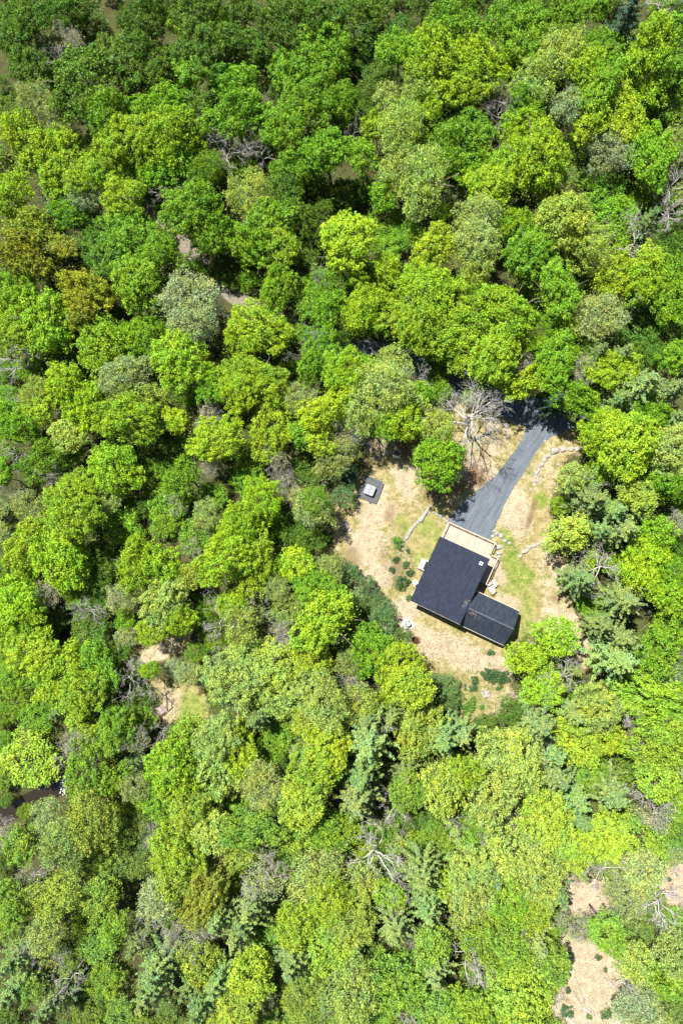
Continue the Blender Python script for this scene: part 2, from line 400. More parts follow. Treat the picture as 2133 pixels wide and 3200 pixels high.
bump(t, b, noise(t, N(t, 'ShaderNodeNewGeometry').outputs['Position'], 1.5, 3), 0.05)

L = [(1397,1629),(1411,1612),(1422,1593),(1455,1563),(1490,1534),(1520,1508),(1544,1491),(1572,1456),(1594,1425),(1608,1407),(1621,1389),(1632,1368),(1638,1348),(1641,1330),(1636,1305),(1618,1283)]
Rr = [(1533,1688),(1541,1660),(1549,1638),(1558,1616),(1578,1572),(1599,1529),(1617,1504),(1635,1480),(1650,1455),(1662,1430),(1678,1406),(1694,1386),(1722,1366),(1758,1350),(1800,1335),(1835,1300)]
mb = MB(); rnd = random.Random(3); n = len(L); SUB = 5; CW = 10
for i in range(n - 1):
    for k in range(SUB + (1 if i == n - 2 else 0)):
        s = k / SUB
        a = P(*L[i]).lerp(P(*L[i + 1]), s); c = P(*Rr[i]).lerp(P(*Rr[i + 1]), s)
        e = (c - a).normalized(); a = a - e * rnd.uniform(-.1, .12); c = c + e * rnd.uniform(-.1, .12)
        for j in range(CW + 1):
            p = a.lerp(c, j / CW); mb.v.append((p.x, p.y, 0.035 + hz(p.x, p.y) * 0 + 0.0))
rows = len(mb.v) // (CW + 1)
for i in range(rows - 1):
    for j in range(CW):
        a = i * (CW + 1) + j; mb.f.append((a + 1, a, a + CW + 1, a + CW + 2))
drv = mb.build('driveway', M_ASPHALT); tag(drv, kind='structure')
strip('road', ROAD, [6, 6.5, 6, 4.6, 4.4, 4.2, 4, 4, 3.8, 3.6, 3.4, 3.2], M_ASPHALT, 0.05, 1)
strip('track', TRACK, [3.2, 3.2, 3.4, 3.4, 3.2, 3.2, 3.2, 3.2, 3.2, 3.2], M_GRAVEL, 0.06, 2)
strip('stream', STREAM2, [3.0, 4.0, 5.5, 5.5, 5.5, 6, 6, 6], M_WATER, -0.45, 4)
so = strip('stream', STREAM, [2, 3.2, 3.5, 3.2, 3, 3, 3, 3, 3, 3], M_WATER, -0.47, 5)

# ------------------------------------------------------------ house
A_, B_, C_, D_ = P(1373.7, 1676, 4.3), P(1529.8, 1747.2, 5.1), P(1435, 1948.2, 5.1), P(1280.6, 1876.8, 4.3)
U = ((B_ - A_).to_2d() + (C_ - D_).to_2d()).normalized(); V = Vector((U.y, -U.x))      # U across, V towards the lower edge of the picture
C_ = B_ + A_ * 0 + (D_ - A_); C_.z = 5.1
center = (A_ + B_ + C_ + D_) / 4
house = empty('house', (center.x, center.y, 0), 'black roofed cabin with low main roof, gabled wing and pale timber deck', 'house')
M_SHINGLE = board_material('dark_shingles', (0.013, 0.020, 0.038), V, 0.44, 0.2, 0.75, 0.2, 0.22, shingle=0.9)
M_SHINGLE2 = board_material('dark_shingles_wing', (0.022, 0.032, 0.048), V, 0.40, 0.12, 0.5, 0.22, 0.5, shingle=0.9)
M_DECK = board_material('pale_deck_boards', (0.41, 0.305, 0.24), V, 0.145, 0.10, 0.75, 0.10)
M_TRIM = simple('pale_rail_timber', (0.42, 0.35, 0.29), 0.75, 0.1, 3)
M_GREYDECK = board_material('grey_deck_boards', (0.085, 0.09, 0.10), U, 0.16, 0.16, 0.75, 0.2)
def slab(pts, th):
    mb = MB(); mb.prism([(p.x, p.y) for p in pts], [p.z - th for p in pts], [p.z for p in pts]); return mb
def v2(p): return Vector((p[0], p[1]))
slab([D_, C_, B_, A_], 0.22).build('main_roof', M_SHINGLE, house)
def inset(pts, d):
    c = sum((v2(p) for p in pts), Vector((0, 0))) / len(pts); out = []
    for p in pts:
        q_ = v2(p) - c; out.append(c + Vector((q_.dot(U) - math.copysign(d, q_.dot(U)), q_.dot(V) - math.copysign(d, q_.dot(V)))).x * U + Vector((q_.dot(U) - math.copysign(d, q_.dot(U)), q_.dot(V) - math.copysign(d, q_.dot(V)))).y * V)
    return out
ins = inset([D_, C_, B_, A_], 0.45)
MB().prism(ins, 0.0, [4.3 - 0.2, 5.1 - 0.27, 5.1 - 0.27, 4.3 - 0.2]).build('main_wall', M_SIDING, house)
# fascia boards, lower edge and left edge
for a, c in ((D_, C_), (A_, B_)):
    o_ = V * (0.02 if a is D_ else -0.02)
    fb = MB(); fb.prism([v2(a) + o_, v2(c) + o_, v2(c) + o_ * 3, v2(a) + o_ * 3], [a.z - .2, c.z - .2, c.z - .2, a.z - .2], [a.z - .012, c.z - .012, c.z - .012, a.z - .012])
    fb.build('fascia', M_FASCIA, house)
# wing
E_, F_, RL, RR_, H_, G_ = P(1489.8, 1850.8, 3.0), P(1621.2, 1910, 3.0), P(1459.2, 1897.2, 5.4), P(1603.3, 1967.3, 5.4), P(1437.5, 1952, 3.0), P(1576.5, 2018.4, 3.0)
UW = (F_ - E_).to_2d().normalized()
LW = (v2(F_) - v2(E_)).length; depth = (v2(G_) - v2(F_)).dot(V)
f0 = v2(F_); wF = f0; wG = f0 + V * depth; wR = f0 + V * depth / 2
# the left rake sits under the main roof's edge
wE = f0 - U * LW; wH = wG - U * (LW + 0.25); wM = wR - U * (LW + 0.1)
# keep the wing 5 cm clear of the main roof's right edge
be = v2(B_)
def clip_left(p):
    over = (be - p).dot(U) + 0.05
    return p + U * over
wE, wH, wM = clip_left(wE), clip_left(wH), clip_left(wM)
def roofslab(name, a, b_, c, d, za, zc, m):
    MB().prism([a, b_, c, d], [za - .16, za - .16, zc - .16, zc - .16], [za, za, zc, zc]).build(name, m, house)
roofslab('wing_roof', wE, wF, wR - V * .004, wM - V * .004, 2.9, 5.4, M_SHINGLE2)
roofslab('wing_roof', wH, wG, wR + V * .004, wM + V * .004, 2.9, 5.4, M_SHINGLE2)
MB().bar(wM + U * .02, wR - U * .02, 0.3, 5.30, 5.44).build('ridge_cap', M_SHINGLE2, house)
mb = MB()
i_ = 0.4
cE, cF, cG, cH = wE + U * .1 + V * i_, wF - U * i_ + V * i_, wG - U * i_ - V * i_, wH + U * .1 - V * i_
mb.prism([cE, cF, cG, cH], 0, 2.88)
mF, mE = (cF + cG) / 2, (cE + cH) / 2
for a, c, mid in ((cF, cG, mF), (cE, cH, mE)):
    o_ = U * (-0.15 if a is cF else 0.15); zr = 4.95
    mb.add([(a.x, a.y, 2.88), (c.x, c.y, 2.88), (mid.x, mid.y, zr), (a.x + o_.x, a.y + o_.y, 2.88), (c.x + o_.x, c.y + o_.y, 2.88), (mid.x + o_.x, mid.y + o_.y, zr)],
           [(0, 1, 2), (5, 4, 3), (0, 3, 4, 1), (1, 4, 5, 2), (2, 5, 3, 0)])
mb.build('wing_wall', M_SIDING, house)
MB().bar(wH + V * .05, wG + V * .05, 0.09, 2.74, 2.87).build('gutter', M_FASCIA, house)
# leaf litter on the wing's upper eave, in the gutter
gt = MB(); rr = random.Random(5)
gt.bar(wE - V * .06, wF - V * .06, 0.11, 2.73, 2.84)
gt.build('gutter', M_FASCIA, house)
lt = MB()
for k in range(150):
    c = wE.lerp(wF, rr.random()) - V * rr.uniform(-.04, .14); s = rr.uniform(.04, .10)
    lt.box(c, (rr.uniform(-1, 1), rr.uniform(-1, 1)), s, s * .6, 2.84, 2.855 + rr.random() * .05)
lt.build('gutter_leaves', simple('dry_leaves', (0.45, 0.36, 0.26), 1, 0.3, 5), house)
# roof fittings
def roofz(p): return 4.3 + 0.8 * (v2(p) - v2(A_)).dot(U) / (v2(B_) - v2(A_)).dot(U)
def rp(px, py):
    p = P(px, py, 4.8); return P(px, py, roofz(p))
c = rp(1502, 1760.8)
mb = MB(); mb.box(c, U, .32, .32, c.z - .05, c.z + .10); vt = mb.build('roof_vent', M_WHITE, house, bevel=0.02)
mb = MB(); mb.cyl(c, .13, c.z + .10, c.z + .30, 16); mb.build('vent_cap', M_BLACK, vt)
for px, py in ((1340.5, 1769.5), (1299.5, 1854), (1470, 1791)):
    c = rp(px, py); mb = MB(); mb.cyl(c, .07, c.z - .1, c.z + .38, 10); mb.build('vent_pipe', M_BLACK, house)
# small twiggy debris and pale scuffs where the two roofs meet
mb = MB(); cc = rp(1456, 1886)
for k in range(46):
    p = v2(cc) + U * rr.gauss(-.1, .30) + V * rr.gauss(0, .55); an = rr.uniform(0, 6.28); ln = rr.uniform(.1, .35)
    if (be - p).dot(U) < .1: continue
    z = roofz(p); d = Vector((math.cos(an), math.sin(an))) * ln
    z2 = roofz(p + d)
    mb.tube([(p.x, p.y, z + .03), (p.x + d.x, p.y + d.y, z2 + .04)], [.022, .012], 4)
tag(mb.build('roof_debris', M_LOG, house), kind='stuff')
cc = P(1478, 1918, 4.4)
mb = MB()
for k in range(26):
    p = v2(cc) + U * rr.gauss(0, .5) + V * rr.gauss(0, .2)
    z = 2.9 + 2.5 * (1 - abs((p - wR).dot(V)) / (depth / 2)); s = rr.uniform(.05, .1)
    mb.box(p, (rr.random(), rr.random() + .1), s, s * .7, z, z + .035)
tag(mb.build('roof_debris', M_BARK, house), kind='stuff')

def window(wallc, out, wd, z0, z1, sub=True):
    """window on a wall: centre in plan, outward normal"""
    out = out.normalized(); al = Vector((-out.y, out.x))
    mb = MB(); hw = wd / 2
    for a, c in ((-hw, -hw + .08), (hw - .08, hw)):
        mb.prism([wallc + al * a, wallc + al * c, wallc + al * c + out * .05, wallc + al * a + out * .05], z0, z1)
    for a, c in ((z0, z0 + .08), (z1 - .08, z1)):
        mb.prism([wallc - al * (hw - .08), wallc + al * (hw - .08), wallc + al * (hw - .08) + out * .05, wallc - al * (hw - .08) + out * .05], a, c)
    wf = mb.build('window', M_FASCIA, house)
    MB().prism([wallc - al * (hw - .08), wallc + al * (hw - .08), wallc + al * (hw - .08) + out * .02, wallc - al * (hw - .08) + out * .02], z0 + .08, z1 - .08).build('pane', M_GLASS, wf)
iD, iC, iB, iA = ins
for s in (.2, .45, .72): window(iD.lerp(iC, s), V, 1.6, 1.2, 2.6)
window(iD.lerp(iC, .83) , V, .01 + 0.9, 1.2, 2.6)
for s in (.2, .55, .85): window(iA.lerp(iD, s), -U, 1.2, 1.4, 2.5)
for s in (.25, .7): window(iA.lerp(iB, s), -V, 2.4, 1.0, 3.2)
for s in (.3,): window(iB.lerp(iC, s), U, 1.4, 1.9, 3.0)
for s in (.3, .7): window(cH.lerp(cG, s), V, 1.2, 1.1, 2.2)
window(cF.lerp(cG, .5), U, 1.3, 1.1, 2.3)

# deck
DZ = 0.85
Q = lambda px, py, z=DZ: P(px, py, z)
dk = [Q(1399.2,1631.5), Q(1545.5,1698.5), Q(1530.6,1733.2), Q(1553.3,1745.6), Q(1516.6,1827), Q(1531,1862)]
dk = [v2(p) for p in dk]
o0 = dk[0]; 
p1 = o0 + U * (dk[1] - o0).dot(U)
p2 = p1 + V * (dk[2] - p1).dot(V); p3 = p2 + U * ((dk[3] - p2).dot(U))
p4 = p3 + V * (dk[4] - p3).dot(V)
ww = (be - o0).dot(U)                       # main roof right edge in U
iu = (iB - o0).dot(U); iv = (iB - o0).dot(V)
left_u = (iA - o0).dot(U)
gv = (cE - o0).dot(V)
def uv(u, v): return o0 + U * u + V * v
u1 = (p1 - o0).dot(U); v2_ = (p2 - o0).dot(V); u3 = (p3 - o0).dot(U)
mb = MB()
mb.prism([uv(0, 0), uv(u1, 0), uv(u1, iv - .003), uv(0, iv - .003)], DZ - .06, DZ)
mb.prism([uv(iu + .003, iv - .003 + .003), uv(u1, iv), uv(u1, gv - .01), uv(iu + .003, gv - .01)], DZ - .06, DZ)
v4 = (p4 - o0).dot(V)
if v2_ < iv:
    mb.prism([uv(u1 + .003, v2_), uv(u3, v2_), uv(u3, v4), uv(u1 + .003, v4)], DZ - .06, DZ)
else:
    mb.prism([uv(u1 + .003, v2_), uv(u3, v2_), uv(u3, v4), uv(u1 + .003, v4)], DZ - .06, DZ)
deck = mb.build('deck', M_DECK, house)
def rail(a, b_, cap=True, posts=True, zb=DZ, inner=None):
    L_ = (b_ - a).length; d = (b_ - a).normalized()
    if L_ < .3: return
    if posts:
        n_ = max(1, round(L_ / 1.75))
        for k in range(n_ + 1):
            pm = MB(); pm.box(a.lerp(b_, min(max(k / n_, .05 / L_), 1 - .05 / L_)), d, .05, .05, 0.0, zb + .96)
            pm.build('rail_post', M_BLACK, deck)
    c = MB(); c.bar(a, b_, .17, zb + .965, zb + 1.0); c.build('rail_cap', M_TRIM, deck)
    r_ = MB(); r_.bar(a + d * .06, b_ - d * .06, .05, zb + .80, zb + .90); r_.bar(a + d * .06, b_ - d * .06, .05, zb + .08, zb + .14)
    for k in range(int(L_ / .35)):
        q_ = a + d * (.2 + k * .35)
        if (q_ - a).length < L_ - .1: r_.box(q_, d, .012, .012, zb + .14, zb + .80)
    r_.build('rail_infill', M_BLACK, deck)
e = .09
rail(uv(e, iv - .1), uv(e, .0)); rail(uv(.2, e), uv(u1 - .2, e)); rail(uv(u1 - e, 0), uv(u1 - e, v2_ - .0)); rail(uv(u1 + .1, v2_ + e), uv(u3 - .2, v2_ + e)); rail(uv(u3 - e, v2_), uv(u3 - e, v4))
MB().bar(uv(.0, -.03), uv(u1, -.03), .05, .2, DZ + .03).build('rim_board', M_TRIM, deck)
# landing and steps
lp = [v2(P(x, y, .6)) for x, y in ((1543, 1809), (1556, 1827), (1531, 1851), (1518, 1830))]
MB().prism(lp, .5, .62).build('landing', M_TRIM, deck)
for k in range(3):
    z = .48 - k * .15; o_ = (lp[1] - lp[2]).normalized(); dn = Vector((o_.y, -o_.x)); 
    s0 = lp[2] + dn * (.02 + .32 * k)
    MB().prism([s0, s0 + o_ * 1.0, s0 + o_ * 1.0 + dn * .30, s0 + dn * .30], z - .05, z).build('step', M_TRIM, deck)
rail(v2(P(1518.5, 1829, .62)), v2(P(1535, 1819, .62)), zb=.62)
rail(v2(P(1531, 1855, .62)), v2(P(1546, 1840, .62)), zb=.62)

# cellar stairwell beside the left wall
cb = v2(P(1324, 1766)); 
st = empty('cellar_stairwell', (cb.x, cb.y, 0), 'white walled stairwell box with dark steps against the left wall of the cabin', 'stairwell')
mb = MB(); mb.box(cb + V * .95, U, .95, .10, 0, 1.0); mb.box(cb - V * .95, U, .95, .10, 0, .9); mb.box(cb - U * .85, U, .10, .85, 0, .95)
mb.build('wall', M_CONC, st)
MB().box(cb - U * .35, U, .40, .845, 0.01, .90).build('landing_slab', M_CONC, st)
for k in range(3): MB().box(cb + U * (.20 + .25 * k), U, .12, .845, .01, .65 - .2 * k).build('step', M_ASH, st)
# air conditioner
cb = v2(P(1297, 1820.5)); ac = empty('air_conditioner', (cb.x, cb.y, 0), 'small white square outdoor fan unit standing beside the left edge of the cabin roof', 'air conditioner')
mb = MB(); mb.box(cb, U + V * .5, .42, .42, .05, .85); mb.build('housing', M_WHITE, ac, bevel=.03)
mb = MB(); [mb.box(cb, (math.cos(k * math.pi / 4), math.sin(k * math.pi / 4)), .30, .02, .851 + .002 * k, .865 + .002 * k) for k in range(4)]; mb.cyl(cb, .1, .85, .885, 12); mb.build('fan_grille', M_COVER, ac)
MB().box(cb, U + V * .5, .5, .5, 0, .05).build('base_pad', M_CONC, ac)

# tanks on a pad
cb = v2(P(1273, 1952)); pd = MB(); dU = (P(1290, 1955) - P(1265, 1932)).to_2d().normalized()
pad = pd.box(cb, dU, 1.15, 1.0, 0.0, .12).build('concrete_pad', M_CONC)
tag(pad, 'pale rectangular concrete pad carrying four white round tanks left of the cabin', 'pad')
for (x, y, nm) in ((1269.5, 1940, 'upper right'), (1262, 1949.5, 'upper left'), (1276, 1951, 'lower right'), (1268, 1959.5, 'lower left')):
    c = P(x, y, .8); tk = empty('gas_tank', (c.x, c.y, .12), 'white round gas tank standing on the concrete pad, the %s of the four' % nm, 'gas tank', 'white gas tanks on the pad')
    MB().lathe((c.x, c.y, .12), [(0.30, 0), (.375, .03), (.39, .1), (.39, .75), (.36, .86), (.25, .93), (.12, .96)], 24).build('tank_body', M_WHITE, tk, smooth=True)
    MB().lathe((c.x, c.y, 1.08), [(.13, 0), (.13, .12), (.11, .14)], 16).build('valve_collar', M_WHITE, tk)

# hot tub platform
tp = [v2(P(x, y, .3)) for x, y in ((1141.5, 1489), (1192, 1504), (1199, 1512), (1174.5, 1575), (1113, 1551))]
pc = sum(tp, Vector((0, 0))) / 5
pf = empty('tub_platform', (pc.x, pc.y, 0), 'low dark grey timber platform under the hot tub, left part shaded by a tree', 'platform')
a_ = tp[4]; uu = (tp[3] - tp[4]).normalized(); vv = Vector((-uu.y, uu.x)); wdt = (tp[3] - tp[4]).length; hgt = abs((tp[2] - tp[3]).dot(vv))
MB().prism([a_, a_ + uu * wdt, a_ + uu * wdt + vv * hgt, a_ + uu * (wdt - .5) + vv * (hgt + .0), a_ + uu * (wdt - .5) + vv * (hgt + .35), a_ + vv * (hgt + .35)], .22, .30).build('decking', M_GREYDECK, pf)
MB().prism([a_ + uu * .06 + vv * .06, a_ + uu * (wdt - .06) + vv * .06, a_ + uu * (wdt - .06) + vv * (hgt - .06), a_ + uu * .06 + vv * (hgt - .06)], 0, .217).build('frame', M_BLACK, pf)
c = a_ + uu * wdt * .72 - vv * .18
MB().box(c, uu, .25, .16, 0, .14).build('step', M_GREYDECK, pf)
tc = v2(P(1154.5, 1531, 1.1))
tub = empty('hot_tub', (tc.x, tc.y, .30), 'square hot tub under a grey two-part cover on the dark platform', 'hot tub')
def rsq(c, h, r, n=5):
    out = []
    for sx, sy, a0 in ((1, 1, 0), (-1, 1, 90), (-1, -1, 180), (1, -1, 270)):
        for k in range(n + 1):
            a = R(a0 + 90 * k / n); out.append(c + uu * (sx * (h - r) + r * math.cos(a)) + vv * (sy * (h - r) + r * math.sin(a)))
    return out
MB().prism(rsq(tc, .95, .22), .302, 1.04).build('shell', M_BLACK, tub)
cv = MB().prism(rsq(tc, 1.0, .25), 1.045, 1.14).build('cover', M_COVER, tub, bevel=.03)
MB().bar(tc - vv * .98, tc + vv * .98, .06, 1.142, 1.155).build('hinge_seam', M_BLACK, cv)

# fire ring
fc = P(1239, 1418)
fr = empty('fire_ring', (fc.x, fc.y, 0), 'round grey stone fire ring on dark soil under the tree edge', 'fire pit')
mb = MB()
for k in range(14):
    a = 2 * math.pi * k / 14; mb.box((fc.x + .72 * math.cos(a), fc.y + .72 * math.sin(a)), (-math.sin(a), math.cos(a)), .15, .14, 0, .28 + .03 * math.sin(k * 3))
mb.build('stone_ring', simple('ring_stone', (0.36, 0.35, 0.34), 0.9, 0.25, 4), fr, bevel=.03)
MB().cyl(fc, .57, 0.005, .06, 20).build('ash_bed', M_ASH, fr)

# ------------------------------------------------------------ stones
def rock_mesh(name, seed, m, flat=0.6):
    import bmesh
    bm = bmesh.new(); bmesh.ops.create_icosphere(bm, subdivisions=3, radius=1.0)
    rr_ = random.Random(seed); pl = [Vector((rr_.gauss(0, 1), rr_.gauss(0, 1), rr_.gauss(.3, 1))).normalized() for _ in range(11)]
    for v_ in bm.verts:
        for p_ in pl:
            d_ = v_.co.dot(p_)
            lim = .72
            if d_ > lim: v_.co -= p_ * (d_ - lim) * .9
        v_.co *= 1 + .10 * mnoise.noise(v_.co * 2.5 + Vector((seed, 0, 0)))
        v_.co.z *= flat
    me_ = bpy.data.meshes.new(name); bm.to_mesh(me_); bm.free(); me_.materials.append(m); return me_
ROCKS = [rock_mesh('boulder', k, M_STONE) for k in range(5)]
DROCKS = [rock_mesh('boulder', 20 + k, M_DARKSTONE) for k in range(2)]
ORD = ['first', 'second', 'third', 'fourth', 'fifth', 'sixth', 'seventh', 'eighth', 'ninth', 'tenth', 'eleventh', 'twelfth', 'thirteenth', 'fourteenth', 'fifteenth', 'sixteenth', 'seventeenth', 'eighteenth', 'nineteenth', 'twentieth']
rr = random.Random(11)
def boulder(px, py, rpx, label, group=None, el=1.0, ang=None, meshes=None, z=0.0):
    p = P(px, py); o = place('boulder', rr.choice(meshes or ROCKS)); s = rpx / 16.0
    o.location = (p.x, p.y, hz(p.x, p.y) + s * .10 + z); o.scale = (s * el, s / math.sqrt(el), s * rr.uniform(.8, 1.1)); o.rotation_euler = (rr.uniform(-.15, .15), rr.uniform(-.15, .15), R(ang) if ang is not None else rr.uniform(0, 6.28))
    tag(o, label, 'boulder', group); return o
TI = lambda x, y: (1422 + x / 2.205, 1280 + y / 2.205)
TH = lambda x, y: (711 + x / 2.205, 1280 + y / 2.205)
row = [(870,265,6),(835,272,9),(793,273,10),(738,272,12),(681,286,13),(638,318,9),(612,348,8),(597,378,8),(578,388,7),(572,412,6),(566,428,6),(556,446,6),(575,455,5),(550,468,5),(545,492,6),(562,500,5),(546,520,5),(518,550,5)]
for i, (x, y, r) in enumerate(row):
    boulder(*TI(x, y), r, '%s pale boulder from the right end of the curved stone row right of the driveway' % ORD[i].capitalize(), 'boulders of the curved row by the driveway', 1.15, 10 if i < 5 else 60)
for i in range(16):
    x, y = rr.gauss(560, 12), rr.uniform(400, 530)
    boulder(*TI(x, y), rr.uniform(2, 3.2), 'small loose stone lying among the lower curved boulders right of the driveway', 'small loose stones of the curved row')
row = [(640,900,7),(603,912,8),(570,925,6),(540,938,8),(508,950,8),(478,977,10),(445,1010,7)]
for i, (x, y, r) in enumerate(row):
    boulder(*TI(x, y), r, '%s pale boulder from the right end of the short stone row below the straw mound' % ORD[i].capitalize(), 'boulders of the short row', 1.3, 30)
row = [(300,948,11),(303,988,9),(312,870,9),(284,856,8),(268,838,6),(256,872,6),(340,903,7),(372,920,6),(300,1015,6),(292,1045,5)]
lab = ['large pale boulder beside the upper right corner rail of the deck', 'pale boulder below the largest one beside the deck corner', 'pale boulder at the upper end of the straw mound above the deck corner', 'pale boulder touching the driveway end near the deck', 'small boulder at the right bottom corner of the driveway', 'small boulder between driveway and deck rail corner', 'flat boulder at the lower left edge of the straw mound', 'flat boulder at the lower edge of the straw mound, on bright grass', 'small boulder beside the long narrow deck rail', 'smallest boulder beside the long narrow deck rail']
for (x, y, r), l in zip(row, lab): boulder(*TI(x, y), r, l, None, 1.2, 20)
row = [(1388,672,7),(1372,700,8),(1352,728,9),(1332,752,11),(1310,776,7),(1290,798,8),(1268,822,10),(1250,850,9),(1233,878,8),(1215,905,6),(1205,935,5),(1198,965,5),(1186,992,4),(1152,1040,4)]
for i, (x, y, r) in enumerate(row):
    boulder(*TH(x, y), r, '%s flat stone from the top of the lawn wall left of the cabin' % ORD[i].capitalize(), 'stones of the lawn wall', 1.5, 55)
row = [(1412,705,6),(1440,720,6),(1470,738,7),(1492,752,6),(1505,770,6)]
for i, (x, y, r) in enumerate(row):
    boulder(*TH(x, y), r, '%s small stone from the left in the row between lawn wall and deck corner' % ORD[i].capitalize(), 'stones between wall and deck', 1.2, -30)
row = [(345,110,10),(300,88,6),(232,140,9),(215,160,6),(355,145,6),(365,165,6),(362,190,6),(357,225,5)]
lab = ['dark topped boulder left of the driveway top, largest of its group', 'small boulder above the dark topped boulder left of the driveway', 'long pale boulder right of the big dead tree', 'small boulder just below the long pale one beside the dead tree', 'first small stone below the dark topped boulder left of the driveway', 'second small stone below the dark topped boulder left of the driveway', 'third small stone below the dark topped boulder left of the driveway', 'lowest small stone below the dark topped boulder left of the driveway']
for (x, y, r), l in zip(row, lab): boulder(*TI(x, y), r, l, None, 1.2)
boulder(*TI(705, 380), 6, 'lone pale stone on straw between curved row and lime shrubs', None)
boulder(*TI(617, 217), 4, 'lone small stone at the right edge of the driveway', None)
boulder(*TH(800, 785), 17, 'large reddish boulder at the left edge of the clearing', None, 1.7, -60, DROCKS)
boulder(*TH(835, 830), 8, 'flat pale boulder touching the large reddish one at the clearing edge', None, 1.3, 20)
boulder(*TH(650, 525), 14, 'long pale slab of rock left of the hot tub platform', None, 2.0, 35)
boulder(497, 2222, 24, 'wide flat brown boulder in the small clearing at left', None, 1.4, 0, DROCKS)
boulder(735, 2258, 5, 'small white rock right of the small clearing at left', None)
cen = P(1514, 2168)
for k in range(9):
    a = k * 2.4; r_ = 4 + k * 1.1
    boulder(1514 + r_ * math.cos(a), 2168 + r_ * math.sin(a) * 1.1, rr.uniform(4.5, 6.5), ['central', 'right', 'upper left', 'lower', 'upper', 'left', 'lower right', 'upper right', 'outermost left'][k] + ' white rock of the small pile below the cabin', 'white rocks heaped below the cabin', 1.1, None, None, .1)

# ------------------------------------------------------------ foliage prototypes
def quads_mesh(name, C, Nn, s, asp, rs, m, bend=0.25):
    """leaf-sized quads: centres, normals, half sizes, aspect"""
    n_ = len(C); t_ = rs.normal(size=(n_, 3)); a = np.cross(Nn, t_); a /= np.linalg.norm(a, axis=1)[:, None] + 1e-9
    b_ = np.cross(Nn, a); s = s[:, None]
    a = a * s; b_ = b_ * s * asp
    k = Nn * s * bend
    Vt = np.stack([C - a - k, C - b_ * .9 + k * .6, C + a - k, C + b_ * .9 + k * .6], 1).reshape(-1, 3)
    me_ = bpy.data.meshes.new(name)
    me_.vertices.add(4 * n_); me_.vertices.foreach_set('co', Vt.reshape(-1).astype(np.float32))
    me_.loops.add(4 * n_); me_.loops.foreach_set('vertex_index', np.arange(4 * n_, dtype=np.int32))
    me_.polygons.add(n_); me_.polygons.foreach_set('loop_start', (np.arange(n_) * 4).astype(np.int32)); me_.polygons.foreach_set('loop_total', np.full(n_, 4, np.int32))
    me_.update(); me_.materials.append(m); return me_
def unit(v): return v / (np.linalg.norm(v, axis=-1)[..., None] + 1e-9)

def crown(seed, R0, nclump, per, leaf, clump_r, lobes=0.22, hole=0.0, vert=0.72, jit=0.55, name='crown'):
    """a crown of radius R0 about z = 0: leaf tufts set along branch lobes, gaps between the lobes"""
    rs = np.random.RandomState(seed); C = []; Nn = []; Sz = []
    nl = rs.randint(11, 17); ld = unit(np.stack([rs.normal(size=nl), rs.normal(size=nl), rs.uniform(-.45, 1.5, nl)], 1)); la = rs.uniform(.45, 1, nl)
    ell = 1 + rs.uniform(-.12, .12)
    k = 0; tries = 0
    while k < nclump and tries < nclump * 9:
        tries += 1
        d = unit(np.array([rs.normal(), rs.normal(), rs.normal() * .9 + .3]))
        if d[2] < -.65: continue
        cs = ld @ d; lob = float(np.max(la * np.clip(cs, 0, 1) ** 9))
        if lob < hole + .12 and rs.rand() < .62: continue
        rag = mnoise.noise(Vector(d * 2.3 + seed)) * .20 + mnoise.noise(Vector(d * 6 + seed)) * .10
        rad = (1 - lobes) + lobes * lob * 1.25 + rag
        dep = 1 - abs(rs.normal()) * .13 - (rs.rand() < .25) * rs.uniform(.08, .45)
        c = d * np.array([ell, 1 / ell, vert]) * R0 * rad * max(dep, .3)
        cr = clump_r * R0 * rs.choice([.55, .8, 1.0, 1.3]) * rs.uniform(.85, 1.15)
        n_ = int(per * rs.uniform(.5, 1.3) * (cr / (clump_r * R0)) ** 1.3) + 3
        dd_ = unit(rs.normal(size=(n_, 3)) + d * .45 + np.array([0, 0, .45]))
        rr_ = cr * (.45 + .75 * rs.rand(n_) ** .8)
        sh = np.array([1, 1, .6]); C.append(c + dd_ * rr_[:, None] * sh)
        Nn.append(unit(dd_ * (1 - jit) + rs.normal(size=(n_, 3)) * jit * .8 + np.array([0, 0, .5]))); Sz.append(leaf * rs.uniform(.55, 1.4, n_)); k += 1
    # stray leaves between the tufts
    n_ = int(nclump * per * .12); d = unit(rs.normal(size=(n_, 3)) * np.array([1, 1, .9]) + np.array([0, 0, .25])); r_ = R0 * rs.uniform(.45, .95, n_)
    C.append(d * np.array([1, 1, vert]) * r_[:, None]); Nn.append(unit(rs.normal(size=(n_, 3)) + np.array([0, 0, .5]))); Sz.append(leaf * rs.uniform(.5, 1.1, n_))
    C = np.concatenate(C); Nn = np.concatenate(Nn); Sz = np.concatenate(Sz)
    return quads_mesh(name, C, Nn, Sz, .75, rs, M_LEAF)

